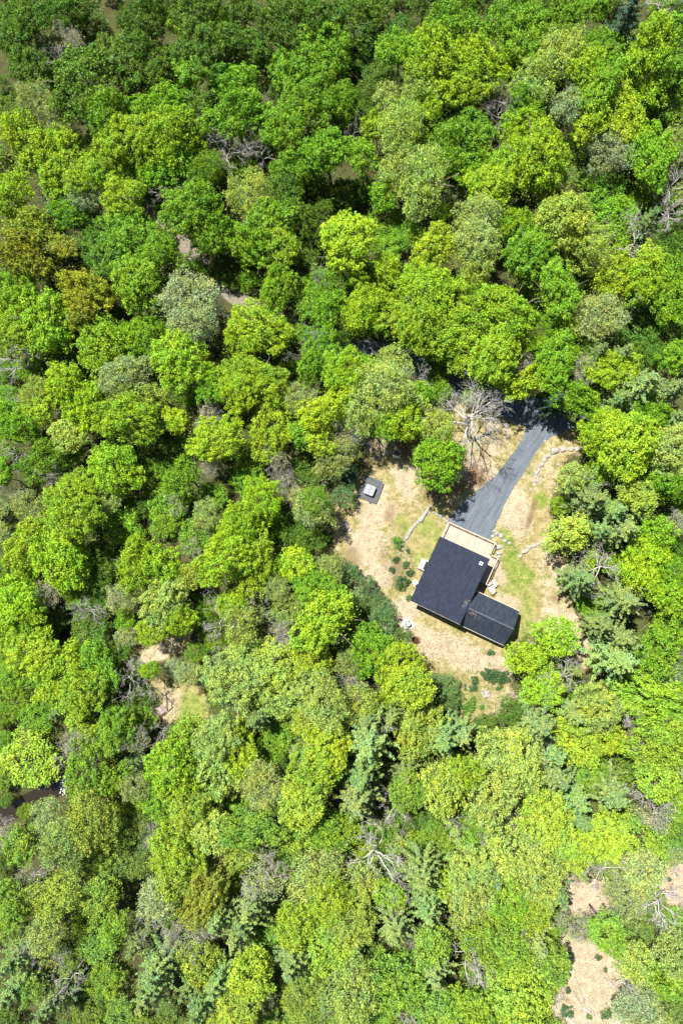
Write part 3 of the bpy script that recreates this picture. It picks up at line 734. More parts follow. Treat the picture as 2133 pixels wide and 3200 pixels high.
def pine(seed, R0, H, name='crown'):
    """layered boughs from z = -0.62 H to 0.38 H"""
    rs = np.random.RandomState(seed); C = []; Nn = []; Sz = []
    nl = 9
    for l in range(nl):
        f = l / (nl - 1); z = H * (-.5 + .88 * f); rad = R0 * (1 - f ** 1.25) * (1.05 if l > 1 else .85) + .3
        nb = rs.randint(7, 10) if l < nl - 2 else 5; ph = rs.uniform(0, 6.28)
        for b_ in range(nb):
            a = ph + 6.283 * b_ / nb + rs.uniform(-.22, .22); L_ = rad * rs.uniform(.6, 1.2); tilt = rs.uniform(-.05, .2)
            # side twigs along the bough, each a narrow brush of needles
            nt_ = int(4 + L_ * 3.2)
            for q_ in range(nt_):
                s0 = (q_ + rs.rand()) / nt_; side = (-1) ** q_; ta = a + side * rs.uniform(.35, .8) * (1 - s0 * .6)
                tl = (.24 * L_ * (1 - s0) + .32) * rs.uniform(.7, 1.2); n_ = int(9 + tl * 15)
                s1 = rs.rand(n_); base = np.array([math.cos(a), math.sin(a), 0]) * s0 * L_
                tv = np.array([math.cos(ta), math.sin(ta), 0]); pv = np.array([-math.sin(ta), math.cos(ta), 0])
                c = base + tv * (s1 * tl)[:, None] + pv * (rs.normal(size=n_) * .085)[:, None]
                c[:, 2] = z + L_ * (tilt * s0 + .12 * s0 ** 2) + rs.normal(size=n_) * .07 + s1 * tl * .12
                C.append(c); Nn.append(unit(np.array([0, 0, 1.]) + rs.normal(size=(n_, 3)) * .5 + tv * .1)); Sz.append(rs.uniform(.07, .16, n_))
    C = np.concatenate(C); Nn = np.concatenate(Nn); Sz = np.concatenate(Sz)
    return quads_mesh(name, C, Nn, Sz, .55, rs, M_NEEDLE, .1)

def trunk_mesh(seed, h, r0, m, limbs=5, spread=.32, name='trunk'):
    rr_ = random.Random(seed); mb = MB(); pts = []; rad = []
    for k in range(7):
        s = k / 6; pts.append((rr_.uniform(-.12, .12) * s * 2, rr_.uniform(-.12, .12) * s * 2, h * s)); rad.append(r0 * (1 - .75 * s))
    mb.tube(pts, rad, 7)
    for k in range(limbs):
        s = rr_.uniform(.45, .85); a = k * 2.4 + rr_.random(); L_ = h * spread * rr_.uniform(.7, 1.2); z = h * s
        mb.tube([(0, 0, z), (math.cos(a) * L_ * .5, math.sin(a) * L_ * .5, z + L_ * .3), (math.cos(a) * L_, math.sin(a) * L_, z + L_ * .75)], [r0 * .45, r0 * .28, r0 * .1], 5)
    me_ = mb.mesh(name, smooth=True); me_.materials.append(m); return me_

def snag_meshes(seed, H, spread, m, twigs=1.0, r0=.22, up=.55, levels=4, limbs=0):
    """dead tree: (trunk mesh, limbs mesh)"""
    rr_ = random.Random(seed); tk = MB(); br = MB()
    pts = []; x = y = 0
    for k in range(6):
        s = k / 5; pts.append((x, y, H * .62 * s)); x += rr_.uniform(-.25, .25); y += rr_.uniform(-.25, .25)
    tk.tube(pts, [r0 * .85 * (1 - .5 * k / 5) for k in range(6)], 7)
    def grow(p, d, L_, r, lev):
        k = max(2, int(4 - lev * .4)); q_ = [Vector(p)]; dd_ = Vector(d); rad = [r]
        for i in range(k):
            dd_ = (dd_ + Vector((rr_.gauss(0, .24), rr_.gauss(0, .24), rr_.gauss(.0, .16)))).normalized()
            q_.append(q_[-1] + dd_ * L_ / k); rad.append(max(r * (1 - .72 * (i + 1) / k), .013))
        br.tube([tuple(v_) for v_ in q_], rad, 5 if lev < 2 else 4 if lev < 3 else 3)
        if lev >= levels: return
        nb = {0: 4, 1: 4, 2: 3, 3: 2}.get(lev, 2)
        nb = max(1, int(nb * twigs + rr_.random()))
        for i in range(nb):
            t_ = rr_.uniform(.3, 1.0); j = min(int(t_ * k), k - 1); base = q_[j].lerp(q_[j + 1], t_ * k - j)
            ax = dd_.cross(Vector((rr_.gauss(0, 1), rr_.gauss(0, 1), rr_.gauss(0, 1)))).normalized()
            nd = (dd_ + ax * rr_.uniform(.5, .95)).normalized()
            grow(base, nd, L_ * rr_.uniform(.42, .68), max(rad[j] * .58, .015), lev + 1)
    nlimb = limbs or rr_.randint(5, 7)
    for i in range(nlimb):
        a = 6.283 * i / nlimb + rr_.uniform(-.35, .35); s = rr_.uniform(.55, 1.0); z = H * .62 * s
        jj = min(int(s * 5), 4); b0 = Vector(pts[jj]).lerp(Vector(pts[jj + 1]), s * 5 - jj) if jj < 5 else Vector(pts[5])
        d = Vector((math.cos(a), math.sin(a), up * rr_.uniform(.5, 1.5))).normalized()
        grow(b0, d, spread * rr_.uniform(.6, 1.05), r0 * .48, 0)
    grow(pts[-1], (rr_.uniform(-.3, .3), rr_.uniform(-.3, .3), 1), H * .38, r0 * .45, 1)
    a_, b_ = tk.mesh('trunk', smooth=True), br.mesh('branches', smooth=True)
    a_.materials.append(m); b_.materials.append(m); return a_, b_

PR = {}
# seeds, base radius, clumps, leaves per clump, leaf half-size, clump radius, lobes, hole
PR['m'] = {3.2: [crown(100 + k, 3.2, 250, 34, .100, .125, .24, 0) for k in range(4)], 5.0: [crown(110 + k, 5.0, 470, 38, .112, .088, .28, .03) for k in range(5)]}
PR['o'] = {3.2: [crown(120 + k, 3.2, 200, 32, .105, .125, .44, .08) for k in range(5)], 5.0: [crown(130 + k, 5.0, 400, 36, .118, .088, .44, .08) for k in range(6)]}
PR['f'] = {3.2: [crown(140 + k, 3.2, 260, 24, .078, .12, .36, .06, jit=.7) for k in range(4)], 5.0: [crown(146 + k, 5.0, 480, 27, .090, .085, .38, .06, jit=.7) for k in range(4)]}
PR['e'] = {3.2: [crown(150 + k, 3.2, 240, 26, .088, .12, .40, .04, vert=.6, jit=.7) for k in range(6)]}
PR['t'] = {3.2: [crown(160 + k, 3.2, 200, 8, .075, .13, .3, .0, jit=.95) for k in range(2)]}
PR['s'] = {1.0: [crown(170 + k, 1.0, 60, 22, .062, .20, .4, 0, vert=.62, jit=.7, name='foliage') for k in range(4)]}
PR['p'] = {3.6: [pine(180 + k, 3.6, 10.0) for k in range(4)]}
TR = [trunk_mesh(k, 10.0, .26, M_BARK, name='trunk') for k in range(3)]
TRG = [trunk_mesh(10 + k, 10.0, .22, M_GREYBARK, 7, name='trunk') for k in range(2)]
TRP = [trunk_mesh(20, 10.0, .24, M_BARK, 0, name='trunk')]
SN = [snag_meshes(200 + k, 10.0, 4.2, M_DEAD, 1.0) for k in range(5)]
TW = [snag_meshes(220 + k, 8.0, 3.2, M_GREYBARK, 1.15, r0=.15, up=.9) for k in range(2)]
HERO = snag_meshes(251, 14.5, 7.0, M_DEAD, 1.25, r0=.36, up=.6, limbs=9)

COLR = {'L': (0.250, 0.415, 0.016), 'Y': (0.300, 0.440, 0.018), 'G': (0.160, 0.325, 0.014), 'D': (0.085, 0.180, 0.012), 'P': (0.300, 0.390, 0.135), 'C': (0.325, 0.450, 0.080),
        'B': (0.115, 0.215, 0.065), 'O': (0.235, 0.290, 0.020), 'S': (0.37, 0.39, 0.25)}
PINEC = {'B': (0.215, 0.325, 0.095), 'D': (0.05, 0.115, 0.06)}
ADJ = {'L': 'lime green', 'Y': 'yellow-green', 'G': 'mid green', 'D': 'dark green', 'P': 'pale sage green', 'C': 'pale lime', 'B': 'blue-green', 'O': 'bronze-green', 'S': 'greyish green'}
NAME = {'m': ('rounded_tree', 'broadleaf tree', 'dense rounded tree'), 'o': ('lobed_tree', 'broadleaf tree', 'loose lobed tree'), 'f': ('fine_leaved_tree', 'broadleaf tree', 'fine-leaved tree'),  # broadleaf kinds go by crown shape; their species is not known
        'e': ('understory_tree', 'small tree', 'low bushy tree'), 't': ('budding_tree', 'budding tree', 'thin twiggy tree just in bud'), 'p': ('pine_tree', 'pine tree', 'pine with layered boughs'), 'd': ('dead_tree', 'dead tree', 'leafless dead tree with bare pale branches')}
GRP = {'m': 'dense rounded broadleaf trees of the forest', 'o': 'loose lobed broadleaf trees of the forest', 'f': 'fine-leaved broadleaf trees of the forest', 'e': 'low bushy trees of the forest', 't': 'twiggy budding trees', 'p': 'pines of the forest', 'd': 'dead trees of the forest'}
MARKS = [(1155, 1535, 'by the hot tub platform'), (1240, 1420, 'by the fire ring'), (1273, 1952, 'by the white tanks'), (1560, 1940, 'by the cabin wing'), (700, 960, 'by the gravel track'), (1640, 1320, 'by the driveway'),
         (150, 2470, 'by the stream'), (1860, 3060, 'by the lower straw clearing'), (510, 2200, 'by the small left clearing'), (1480, 1620, 'by the driveway'), (1710, 1700, 'by the right lawn'), (1514, 2168, 'by the white rock pile')]
CAT = """1170 -60 40 40 0 e G;140 -50 45 45 0 e D;1360 -50 37 37 0 e D;-10 -40 51 51 0 e D;1520 -40 45 45 0 e G;1790 -40 50 50 0 e G;340 -30 36 36 0 e D
450 -30 45 45 0 e D;520 -30 40 40 0 e D;890 -30 42 42 0 e D;1720 -30 44 44 0 e D;1910 -30 47 47 0 e D;2140 -30 39 39 0 e G;1250 -20 40 40 0 e G
2070 -10 48 48 0 e G;1425 15 83 57 -165 o D;1319 18 55 55 0 o G;2140 20 39 39 0 e D;1844 23 60 60 0 o G;752 27 66 66 0 o D;1169 27 60 60 0 o G
622 28 107 74 -173 o G;206 34 111 69 -170 o D;2061 36 53 53 0 d -;1600 40 109 74 -147 o G;979 41 88 88 0 o G;1962 41 85 85 0 p D;442 43 105 69 -3 o D
1103 50 103 74 -55 o G;91 52 84 63 -100 o D;861 60 111 69 -45 o G;649 63 34 34 0 d -;549 73 49 49 0 o L;29 77 118 74 -93 o D;1424 82 125 79 -174 o G
1747 83 98 74 -121 o G;689 86 60 60 0 o L;1251 91 62 62 0 e D;295 95 62 62 0 e D;2107 104 66 66 0 o G;1631 116 123 85 -111 m G;1165 122 72 72 0 e D
763 127 113 69 -34 o G;1006 127 99 99 0 o G;160 130 50 50 0 e D;435 132 66 66 0 o D;236 141 43 43 0 t S;630 150 99 99 0 o G;1876 150 76 76 0 m G
2022 154 114 85 -123 o L;1242 159 66 66 0 o G;1730 179 106 74 -127 f C;1364 180 124 91 -55 m L;2150 180 47 47 0 e D;372 183 119 79 -52 o D;190 186 43 43 0 d -
86 190 88 88 0 o D;1487 192 118 85 -40 m L;503 195 76 76 0 o G;1151 195 62 62 0 e D;901 200 76 76 0 o G;1028 204 82 82 0 o G;2066 218 66 66 0 o G
1830 227 76 76 0 o L;599 240 66 66 0 o G;154 245 53 53 0 e D;1201 245 72 72 0 e D;2140 250 46 46 0 e G;268 254 127 127 0 m G;1319 259 82 82 0 f C
-10 260 47 47 0 e D;739 261 112 63 -9 o G;1667 263 88 88 0 f C;892 272 58 58 0 e D;1146 281 58 58 0 e D;1449 281 71 71 0 o L;1558 290 48 48 0 d -
2007 290 66 66 0 o L;1873 293 103 63 -115 o G;109 308 71 71 0 f P;1065 313 71 71 0 m G;1228 313 66 66 0 f C;1337 317 76 76 0 o L;947 322 82 82 0 m G
502 324 111 79 -166 o G;2093 327 67 67 0 e G;1750 330 26 26 0 d -;1635 331 71 71 0 o G;820 336 36 36 0 t S;626 340 60 60 0 o D;1780 340 66 66 0 f P
27 345 62 62 0 e D;327 345 82 82 0 o G;1563 349 43 43 0 d -;1133 358 53 53 0 e D;728 359 122 85 -163 o G;1947 360 106 74 -71 o Y;190 367 71 71 0 f P
1174 390 55 55 0 o L;1028 399 67 67 0 e D;1255 399 93 93 0 f C;1844 399 60 60 0 o Y;1640 404 82 82 0 m L;1463 408 93 93 0 m G;1096 413 26 26 0 d -
535 417 104 104 0 m L;892 417 82 82 0 o G;770 422 43 43 0 d -;1391 435 99 99 0 o G;1554 435 48 48 0 d -;190 440 60 60 0 o L;399 440 93 93 0 m L
75 442 119 91 -66 o L;2116 444 60 60 0 f C;290 454 67 67 0 e D;694 454 53 53 0 d -;810 460 37 37 0 e G;729 463 53 53 0 d -;1794 463 67 67 0 e D
1907 467 93 93 0 f P;-20 480 50 50 0 e G;820 481 48 48 0 d -;1019 481 88 88 0 o G;2029 485 118 85 -83 o G;1128 494 60 60 0 o G;1684 496 126 91 -100 m L
756 503 53 53 0 e G;1472 503 82 82 0 o G;544 508 109 109 0 m G;1585 512 76 76 0 o L;422 517 88 88 0 m G;2140 530 45 45 0 e D;644 531 71 71 0 f G
1853 531 62 62 0 e G;172 535 88 88 0 o L;906 535 76 76 0 o G;1246 535 93 93 0 f C;281 544 88 88 0 o L;1327 558 125 79 -107 f C;1758 562 43 43 0 f C
970 567 58 58 0 e D;1133 580 48 48 0 e D;1531 585 76 76 0 m L;784 594 82 82 0 f C;892 599 60 60 0 o D;1898 599 72 72 0 e G;2093 599 53 53 0 d -
1420 600 44 44 0 e P;1069 603 53 53 0 e D;22 605 106 85 -105 o L;132 608 43 43 0 d -;553 608 67 67 0 d -;1201 608 55 55 0 o G;2000 610 46 46 0 e G
2140 610 51 51 0 e P;490 620 41 41 0 e G;268 621 55 55 0 f P;385 621 76 76 0 o L;2070 630 41 41 0 e D;596 656 120 79 -139 o G;1380 660 43 43 0 e L
2102 667 58 58 0 d -;218 670 96 57 -176 o G;1490 676 76 76 0 f C;1925 676 77 77 0 e G;1201 681 62 62 0 e G;2030 685 53 53 0 p B;842 689 114 79 -145 o G
992 690 71 71 0 o D;1753 690 99 99 0 m C;2140 690 42 42 0 e D;1612 708 76 76 0 m G;102 716 109 79 -31 o O;649 722 82 82 0 o G;410 728 121 91 -59 m G
1273 731 58 58 0 e G;1903 731 26 26 0 d -;2093 740 62 62 0 e D;754 746 103 69 -40 o G;1210 749 62 62 0 e G;1970 750 49 49 0 e L;1989 753 62 62 0 d -
1083 758 99 99 0 m Y;1485 758 88 88 0 f P;1835 762 104 74 -37 f C;883 772 71 71 0 o L;1360 776 82 82 0 o Y;322 784 121 91 -61 o D;204 785 49 49 0 o O
1660 787 105 79 -129 m G;960 790 50 50 0 e D;69 793 119 85 -31 o O;508 794 71 71 0 o G;2021 821 60 60 0 o Y;1481 826 66 66 0 f C;690 830 46 46 0 e D
1092 835 66 66 0 m G;590 849 72 72 0 e G;1212 850 93 63 -45 o L;-20 860 50 50 0 e G;720 860 41 41 0 e D;1810 860 51 51 0 e D;1936 861 106 74 -147 o Y
770 870 41 41 0 e G;1006 876 29 29 0 d -;1119 880 35 35 0 o L;435 885 93 93 0 m L;992 885 62 62 0 e G;73 894 71 71 0 o G;2002 894 60 60 0 o L
259 897 100 79 -23 o O;863 898 92 69 -95 o G;2100 898 118 79 -87 o G;1323 903 35 35 0 d -;1337 908 93 93 0 m L;1740 919 100 74 -80 o G;1649 921 58 58 0 e G
1463 930 76 76 0 m L;576 935 104 104 0 f P;970 944 67 67 0 e G;1980 948 45 45 0 p B;45 957 88 88 0 o L;327 957 58 58 0 e D;698 957 43 43 0 d -
1033 962 66 66 0 o G;1141 969 97 74 -115 m L;259 976 55 55 0 o O;1574 976 122 79 -43 m L;1880 985 88 88 0 f P;1214 994 71 71 0 m L;141 1003 123 85 -90 o L
1315 1012 97 69 -120 m L;336 1016 48 48 0 e D;603 1016 88 88 0 f P;1065 1016 55 55 0 f D;809 1020 115 79 -29 m L;1758 1021 49 49 0 o L;1676 1035 55 55 0 f G
1989 1035 77 77 0 e D;1411 1037 115 91 -4 m L;45 1039 76 76 0 o L;924 1039 53 53 0 e G;454 1044 71 71 0 m G;2084 1053 67 67 0 e D;332 1072 116 91 -29 m L
756 1075 71 71 0 o L;1817 1075 58 58 0 e G;1681 1094 49 49 0 o Y;956 1098 32 32 0 d -;1871 1098 47 47 0 p B;1948 1103 47 47 0 p B;2016 1107 53 53 0 e D
-10 1110 40 40 0 e G;990 1114 108 63 -113 o G;1544 1114 111 74 -106 m L;2107 1116 55 55 0 o G;190 1121 62 62 0 e D;558 1121 93 93 0 m L;1463 1121 66 66 0 m L
1738 1123 95 74 -106 o G;890 1130 42 42 0 e D;1228 1134 66 66 0 f C;1370 1140 50 50 0 e G;1115 1143 29 29 0 d -;59 1148 67 67 0 d -;1626 1148 41 41 0 t S
80 1150 51 51 0 e G;1821 1152 48 48 0 t S;1087 1157 76 76 0 m L;10 1160 39 39 0 e G;1912 1162 76 76 0 m L;378 1173 116 74 -164 f P;1314 1189 43 43 0 d -
800 1190 109 74 -27 m L;1644 1195 87 51 -143 o Y;195 1198 82 82 0 o L;667 1198 71 71 0 o G;2012 1202 85 85 0 p B;1211 1206 111 85 -42 f C;1817 1207 38 38 0 d -
2102 1216 64 64 0 p B;1370 1220 50 50 0 e G;752 1225 71 71 0 m Y;1480 1230 46 46 0 e G;1780 1234 94 63 -29 o G;118 1239 71 71 0 f C;424 1240 125 69 -7 f C
580 1240 39 39 0 e G;27 1243 53 53 0 e G;1301 1243 49 49 0 o G;929 1248 60 60 0 f P;1939 1248 58 58 0 p B;1739 1252 47 47 0 p D;260 1277 111 79 -102 o L
1128 1278 101 69 -73 f C;1014 1288 104 74 -140 o Y;136 1294 55 55 0 o L;2030 1298 60 60 0 o G;658 1307 53 53 0 t S;1278 1307 35 35 0 d -;2102 1307 53 53 0 p B
82 1312 48 48 0 d -;392 1312 115 74 -6 m L;558 1316 49 49 0 o Y;1096 1321 29 29 0 d -;55 1323 109 69 -32 o G;1260 1325 63 63 0 m L;855 1328 103 91 -117 m Y
1360 1330 58 58 0 f C;1196 1334 46 46 0 m G;1886 1354 81 81 -138 m L;1065 1357 53 53 0 t S;956 1362 55 55 0 o G;218 1366 57 57 0 m C;372 1366 38 38 0 d -
675 1375 99 71 -170 m Y;1001 1384 49 49 0 o Y;1101 1389 32 32 0 d -;1968 1392 110 85 -121 m L;560 1400 48 48 0 e D;2098 1402 76 76 0 m C;0 1410 50 50 0 e G
45 1412 38 38 0 d -;481 1416 62 62 0 e D;1061 1422 91 63 -137 f P;152 1430 107 63 -147 m G;779 1439 58 58 0 e G;870 1439 38 38 0 t S;1364 1442 90 90 0 m G
658 1457 38 38 0 t S;195 1461 53 53 0 d -;354 1461 100 79 -64 m L;965 1461 62 62 0 e D;2007 1461 60 60 0 o L;1080 1470 46 46 0 p D;1885 1475 60 60 0 o L
9 1489 49 49 0 o G;567 1489 60 60 0 o G;765 1493 53 53 0 e G;1780 1493 46 46 0 m C;485 1498 58 58 0 e G;2098 1498 76 76 0 o G;1850 1500 35 35 0 d -
892 1516 48 48 0 t S;906 1516 29 29 0 d -;45 1525 38 38 0 d -;259 1534 76 76 0 o L;1074 1548 41 41 0 e B;658 1552 58 58 0 e G;1993 1552 60 60 0 o C
560 1560 32 32 0 d -;340 1561 55 55 0 f C;983 1561 49 49 0 f G;1857 1561 74 74 0 p B;815 1566 76 76 0 m L;522 1570 77 77 0 e G;82 1575 60 60 0 f P
150 1575 48 48 0 e G;430 1580 47 47 0 e D;1750 1580 34 34 0 e L;976 1583 87 69 -56 f P;-10 1590 40 40 0 e P;2140 1590 47 47 0 e G;1925 1597 68 68 0 p B
230 1601 115 79 -46 m L;653 1607 49 49 0 f P;512 1629 58 58 0 e G;847 1629 58 58 0 e G;2111 1638 43 43 0 t S;640 1640 29 29 0 d -;747 1643 71 71 0 m L
385 1652 67 67 0 e G;1876 1656 58 58 0 p B;1957 1656 74 74 0 p B;-10 1660 41 41 0 e P;911 1661 58 58 0 e D;2057 1665 66 66 0 o G;617 1670 72 72 0 e G
1776 1670 70 69 -102 o C;970 1679 53 53 0 e D;90 1700 122 74 -129 m L;120 1700 29 29 0 d -;2140 1700 44 44 0 e D;603 1706 29 29 0 d -;174 1738 110 91 -70 m L
1870 1740 50 50 0 e L;313 1743 62 62 0 e D;705 1754 104 69 -151 m L;800 1758 111 63 -104 o Y;432 1760 104 69 -108 o L;1920 1760 41 41 0 e G;1876 1761 67 67 0 d -
2022 1762 106 74 -109 m L;508 1765 66 66 0 o L;924 1765 57 57 0 m Y;1024 1779 55 55 0 f P;-10 1780 44 44 0 e G;861 1788 60 60 0 f G;1096 1792 36 36 0 e B
2102 1792 71 71 0 f G;585 1802 49 49 0 f C;63 1806 53 53 0 e G;308 1806 53 53 0 e D;1817 1811 68 68 0 p B;1146 1824 30 30 0 e B;861 1838 43 43 0 f P
1980 1842 26 26 0 d -;154 1851 53 53 0 t S;236 1851 53 53 0 e G;992 1851 76 76 0 m G;380 1860 35 35 0 d -;1169 1865 33 33 0 e B;2089 1865 60 60 0 o L
520 1867 108 74 -129 o C;385 1870 55 55 0 f P;680 1870 43 43 0 d -;793 1870 53 53 0 d -;1957 1879 74 74 0 p B;50 1883 93 93 0 m L;729 1883 49 49 0 m L
1119 1883 43 43 0 e B;254 1888 26 26 0 d -;310 1890 43 43 0 e D;650 1890 38 38 0 e G;1850 1890 50 50 0 e G;810 1900 48 48 0 e P;290 1901 43 43 0 d -
892 1901 55 55 0 f C;1192 1901 40 40 0 e B;2093 1901 38 38 0 d -;2140 1930 50 50 0 e D;1019 1937 117 91 -133 o L;170 1940 44 44 0 e D;390 1940 40 40 0 e G
567 1943 50 50 0 m L;1192 1947 53 53 0 e B;50 1952 93 93 0 m L;752 1952 66 66 0 f C;892 1952 48 48 0 t P;1880 1956 60 60 0 p B;650 1960 46 46 0 e D
676 1961 43 43 0 d -;281 1965 72 72 0 e D;472 1974 46 46 0 m L;1735 1988 62 62 0 m L;390 1990 38 38 0 e P;900 1990 32 32 0 d -;1246 1997 44 44 0 e B
1944 1997 68 68 0 p B;680 2002 43 43 0 e G;892 2002 48 48 0 d -;2071 2022 110 79 -98 o G;1151 2033 76 76 0 m G;91 2038 82 82 0 m Y;370 2040 42 42 0 e D
610 2040 38 38 0 e G;690 2040 26 26 0 d -;1735 2047 62 62 0 d -;-10 2050 38 38 0 e G;1644 2058 58 58 -98 o L;970 2061 66 66 0 m Y;761 2070 82 82 0 m C
1087 2070 49 49 0 f P;1934 2070 90 90 0 p B;847 2079 88 88 0 m C;1730 2080 50 50 0 e G;1242 2085 79 74 -114 m Y;308 2086 101 57 -57 o G;540 2090 36 36 0 e P
472 2092 31 31 0 o L;410 2100 40 40 0 e D;1798 2101 30 30 0 p B;2140 2110 48 48 0 e G;584 2111 41 41 -74 f P;408 2115 48 48 0 d -;2071 2115 53 53 0 d -
188 2117 104 79 -118 m L;27 2120 53 53 0 e G;109 2120 43 43 0 e G;1762 2124 48 48 0 d -;723 2136 96 79 -35 m C;1364 2138 36 36 0 e B;1405 2138 32 32 0 e B
1110 2147 48 48 0 t S;1282 2148 65 65 -120 m Y;1790 2150 38 38 0 e G;1690 2151 71 71 0 o L;263 2160 76 76 0 m L;454 2165 34 34 0 d -;856 2173 98 69 -16 m C
-40 2180 39 39 0 e G;430 2180 49 49 0 e D;2042 2184 119 74 -10 m L;1200 2190 38 38 0 e L;1017 2191 107 85 -60 f C;1405 2192 41 41 0 e B;41 2201 53 53 0 e G
1110 2201 66 66 0 f C;1676 2201 32 32 0 d -;1866 2210 76 76 0 m C;1585 2219 42 42 0 f D;1953 2228 48 48 0 d -;177 2233 42 42 0 p B;1794 2237 58 58 0 p B
109 2242 58 58 0 e G;802 2242 61 61 0 p B;965 2247 60 60 0 f C;1219 2247 42 42 0 p B;-10 2250 36 36 0 e G;450 2250 42 42 0 e G;1146 2251 53 53 0 p B
259 2256 55 55 0 o Y;2016 2260 58 58 0 e D;1685 2269 85 85 0 p B;879 2274 62 62 0 e G;1522 2274 43 43 0 e D;1191 2278 29 29 0 d -;360 2283 91 63 -95 m G
499 2283 29 29 0 d -;1310 2285 111 74 -104 o C;1449 2301 58 58 0 p B;680 2305 71 71 0 m C;1889 2305 57 57 0 m Y;1966 2310 38 38 0 t S;578 2313 70 70 -169 o L
1802 2314 102 74 -57 m Y;431 2315 43 43 0 t P;1387 2315 79 79 0 p B;1028 2319 71 71 0 m Y;-10 2320 42 42 0 e G;245 2324 53 53 0 t S;599 2324 32 32 0 d -
2059 2325 106 74 -162 o L;852 2328 58 58 0 e G;1151 2328 100 100 0 p B;1558 2342 66 66 0 m C;1676 2346 35 35 0 d -;746 2351 99 69 -70 m Y;947 2355 43 43 0 f P
1735 2364 64 64 0 p B;327 2374 35 35 0 d -;1633 2376 105 69 -87 m C;95 2378 96 96 0 e L;420 2380 39 39 0 e P;852 2383 48 48 0 e D;992 2387 82 82 0 m L
1921 2387 72 72 0 e D;535 2401 88 88 0 m L;2111 2401 58 58 0 p B;666 2408 105 79 -102 m C;262 2410 103 69 -104 m G;1449 2419 71 71 0 o L;1269 2423 53 53 0 p B
1844 2423 43 43 0 m G;1133 2428 68 68 0 p B;2048 2428 63 63 0 m L;-10 2430 49 49 0 e G;354 2432 60 60 0 o G;1749 2437 68 68 0 p B;431 2451 49 49 0 f P
824 2460 76 76 0 f P;1372 2462 101 69 -71 o C;1269 2469 55 55 0 m G;2140 2480 50 50 0 e G;1912 2482 79 79 0 p B;1553 2494 114 79 -115 o C;14 2505 24 24 0 e G
503 2505 71 71 0 m G;947 2505 82 82 0 m Y;1119 2505 85 85 0 p B;1807 2505 74 74 0 p B;400 2510 49 49 0 e G;594 2510 71 71 0 m L;2034 2510 67 67 0 t S
1246 2514 53 53 0 d -;743 2523 53 53 0 e G;2111 2528 43 43 0 e G;824 2537 58 58 0 e G;73 2541 29 29 0 e G;150 2541 55 55 0 f P;1440 2550 45 45 0 e G
280 2553 112 85 -73 f C;1280 2560 39 39 0 e D;1330 2560 39 39 0 e D;1710 2563 100 79 -94 m Y;1819 2568 55 55 0 p B;1220 2570 40 40 0 e G;1409 2576 35 35 0 d -
440 2580 39 39 0 e D;658 2592 66 66 0 m C;1581 2592 59 59 0 d -;470 2600 35 35 0 d -;925 2600 63 63 0 o L;1044 2600 89 65 0 o G;1360 2600 38 38 0 e L
792 2602 114 65 -2 o G;1890 2608 76 76 0 o L;27 2610 48 48 0 t S;372 2610 62 62 0 e G;1170 2610 47 47 0 e G;1450 2610 45 45 0 e L;2120 2610 49 49 0 e G
1510 2620 52 52 0 e G;195 2628 82 82 0 f C;1993 2631 93 93 0 e G;77 2637 60 60 0 o G;1230 2640 44 44 0 e P;1300 2640 40 40 0 e G;1187 2647 84 84 0 d -
1779 2655 76 76 0 o L;751 2659 67 67 0 f C;1140 2660 46 46 0 e L;1380 2660 41 41 0 e G;1509 2663 32 32 0 d -;554 2665 105 74 -51 m L;882 2679 50 50 0 e G
1605 2679 87 87 0 m C;-10 2680 39 39 0 e D;460 2680 51 51 0 e D;2110 2680 36 36 0 e P;263 2687 53 53 0 e D;317 2692 48 48 0 e G;670 2700 46 46 0 e P
1000 2700 32 32 0 d -;400 2710 51 51 0 e D;1210 2710 50 50 0 e P;1890 2710 39 39 0 e G;1462 2711 72 72 0 o C;2009 2719 67 67 0 f P;1898 2727 63 63 0 d -
990 2729 122 85 -150 f C;-10 2730 40 40 0 e D;1684 2735 82 82 0 m C;1819 2735 32 32 0 p B;91 2741 43 43 0 t S;826 2743 80 80 0 t P;1322 2743 79 79 0 p B
544 2750 60 60 0 m L;730 2750 46 46 0 e L;1128 2750 57 57 0 m C;1549 2750 51 51 0 p B;1763 2750 35 35 0 d -;1401 2766 57 57 0 o Y;317 2787 66 66 0 o G
1219 2790 48 48 0 o L;1954 2798 74 74 0 f P;175 2806 114 79 -156 f C;1028 2806 82 82 0 f L;1747 2806 49 49 0 p B;494 2809 66 66 0 f P;637 2812 103 63 -115 o O
36 2814 76 76 0 o G;1470 2814 76 76 0 o C;1581 2822 72 72 0 m G;2040 2830 47 47 0 e D;782 2838 74 74 0 p B;1219 2838 26 26 0 d -;1652 2838 63 63 0 m L
2049 2838 84 84 0 d -;549 2841 38 38 0 e G;1338 2846 74 74 0 p B;854 2854 50 50 0 e D;973 2854 26 26 0 d -;1100 2870 76 76 0 m C;680 2873 64 64 0 p B
260 2880 49 49 0 e G;1044 2885 42 42 0 d -;1612 2885 26 26 0 d -;929 2889 67 67 0 m L;1730 2890 40 40 0 e G;1803 2893 52 52 0 t P;2105 2893 50 50 0 e G
140 2900 26 26 0 d -;450 2900 46 46 0 e G;1231 2901 79 79 0 p B;458 2905 34 34 0 d -;358 2909 55 55 0 o G;1660 2909 29 29 0 d -;1890 2909 57 57 0 m G
-20 2910 51 51 0 e L;2000 2910 49 49 0 e D;150 2914 66 66 0 f C;743 2917 74 74 0 p B;1294 2917 29 29 0 d -;40 2920 41 41 0 e D;510 2920 38 38 0 e G
522 2927 34 34 0 d -;1509 2933 87 87 0 o G;599 2936 62 62 0 t P;1346 2941 67 67 0 o G;830 2949 67 67 0 e G;1684 2949 55 55 0 p B;295 2955 62 62 0 e G
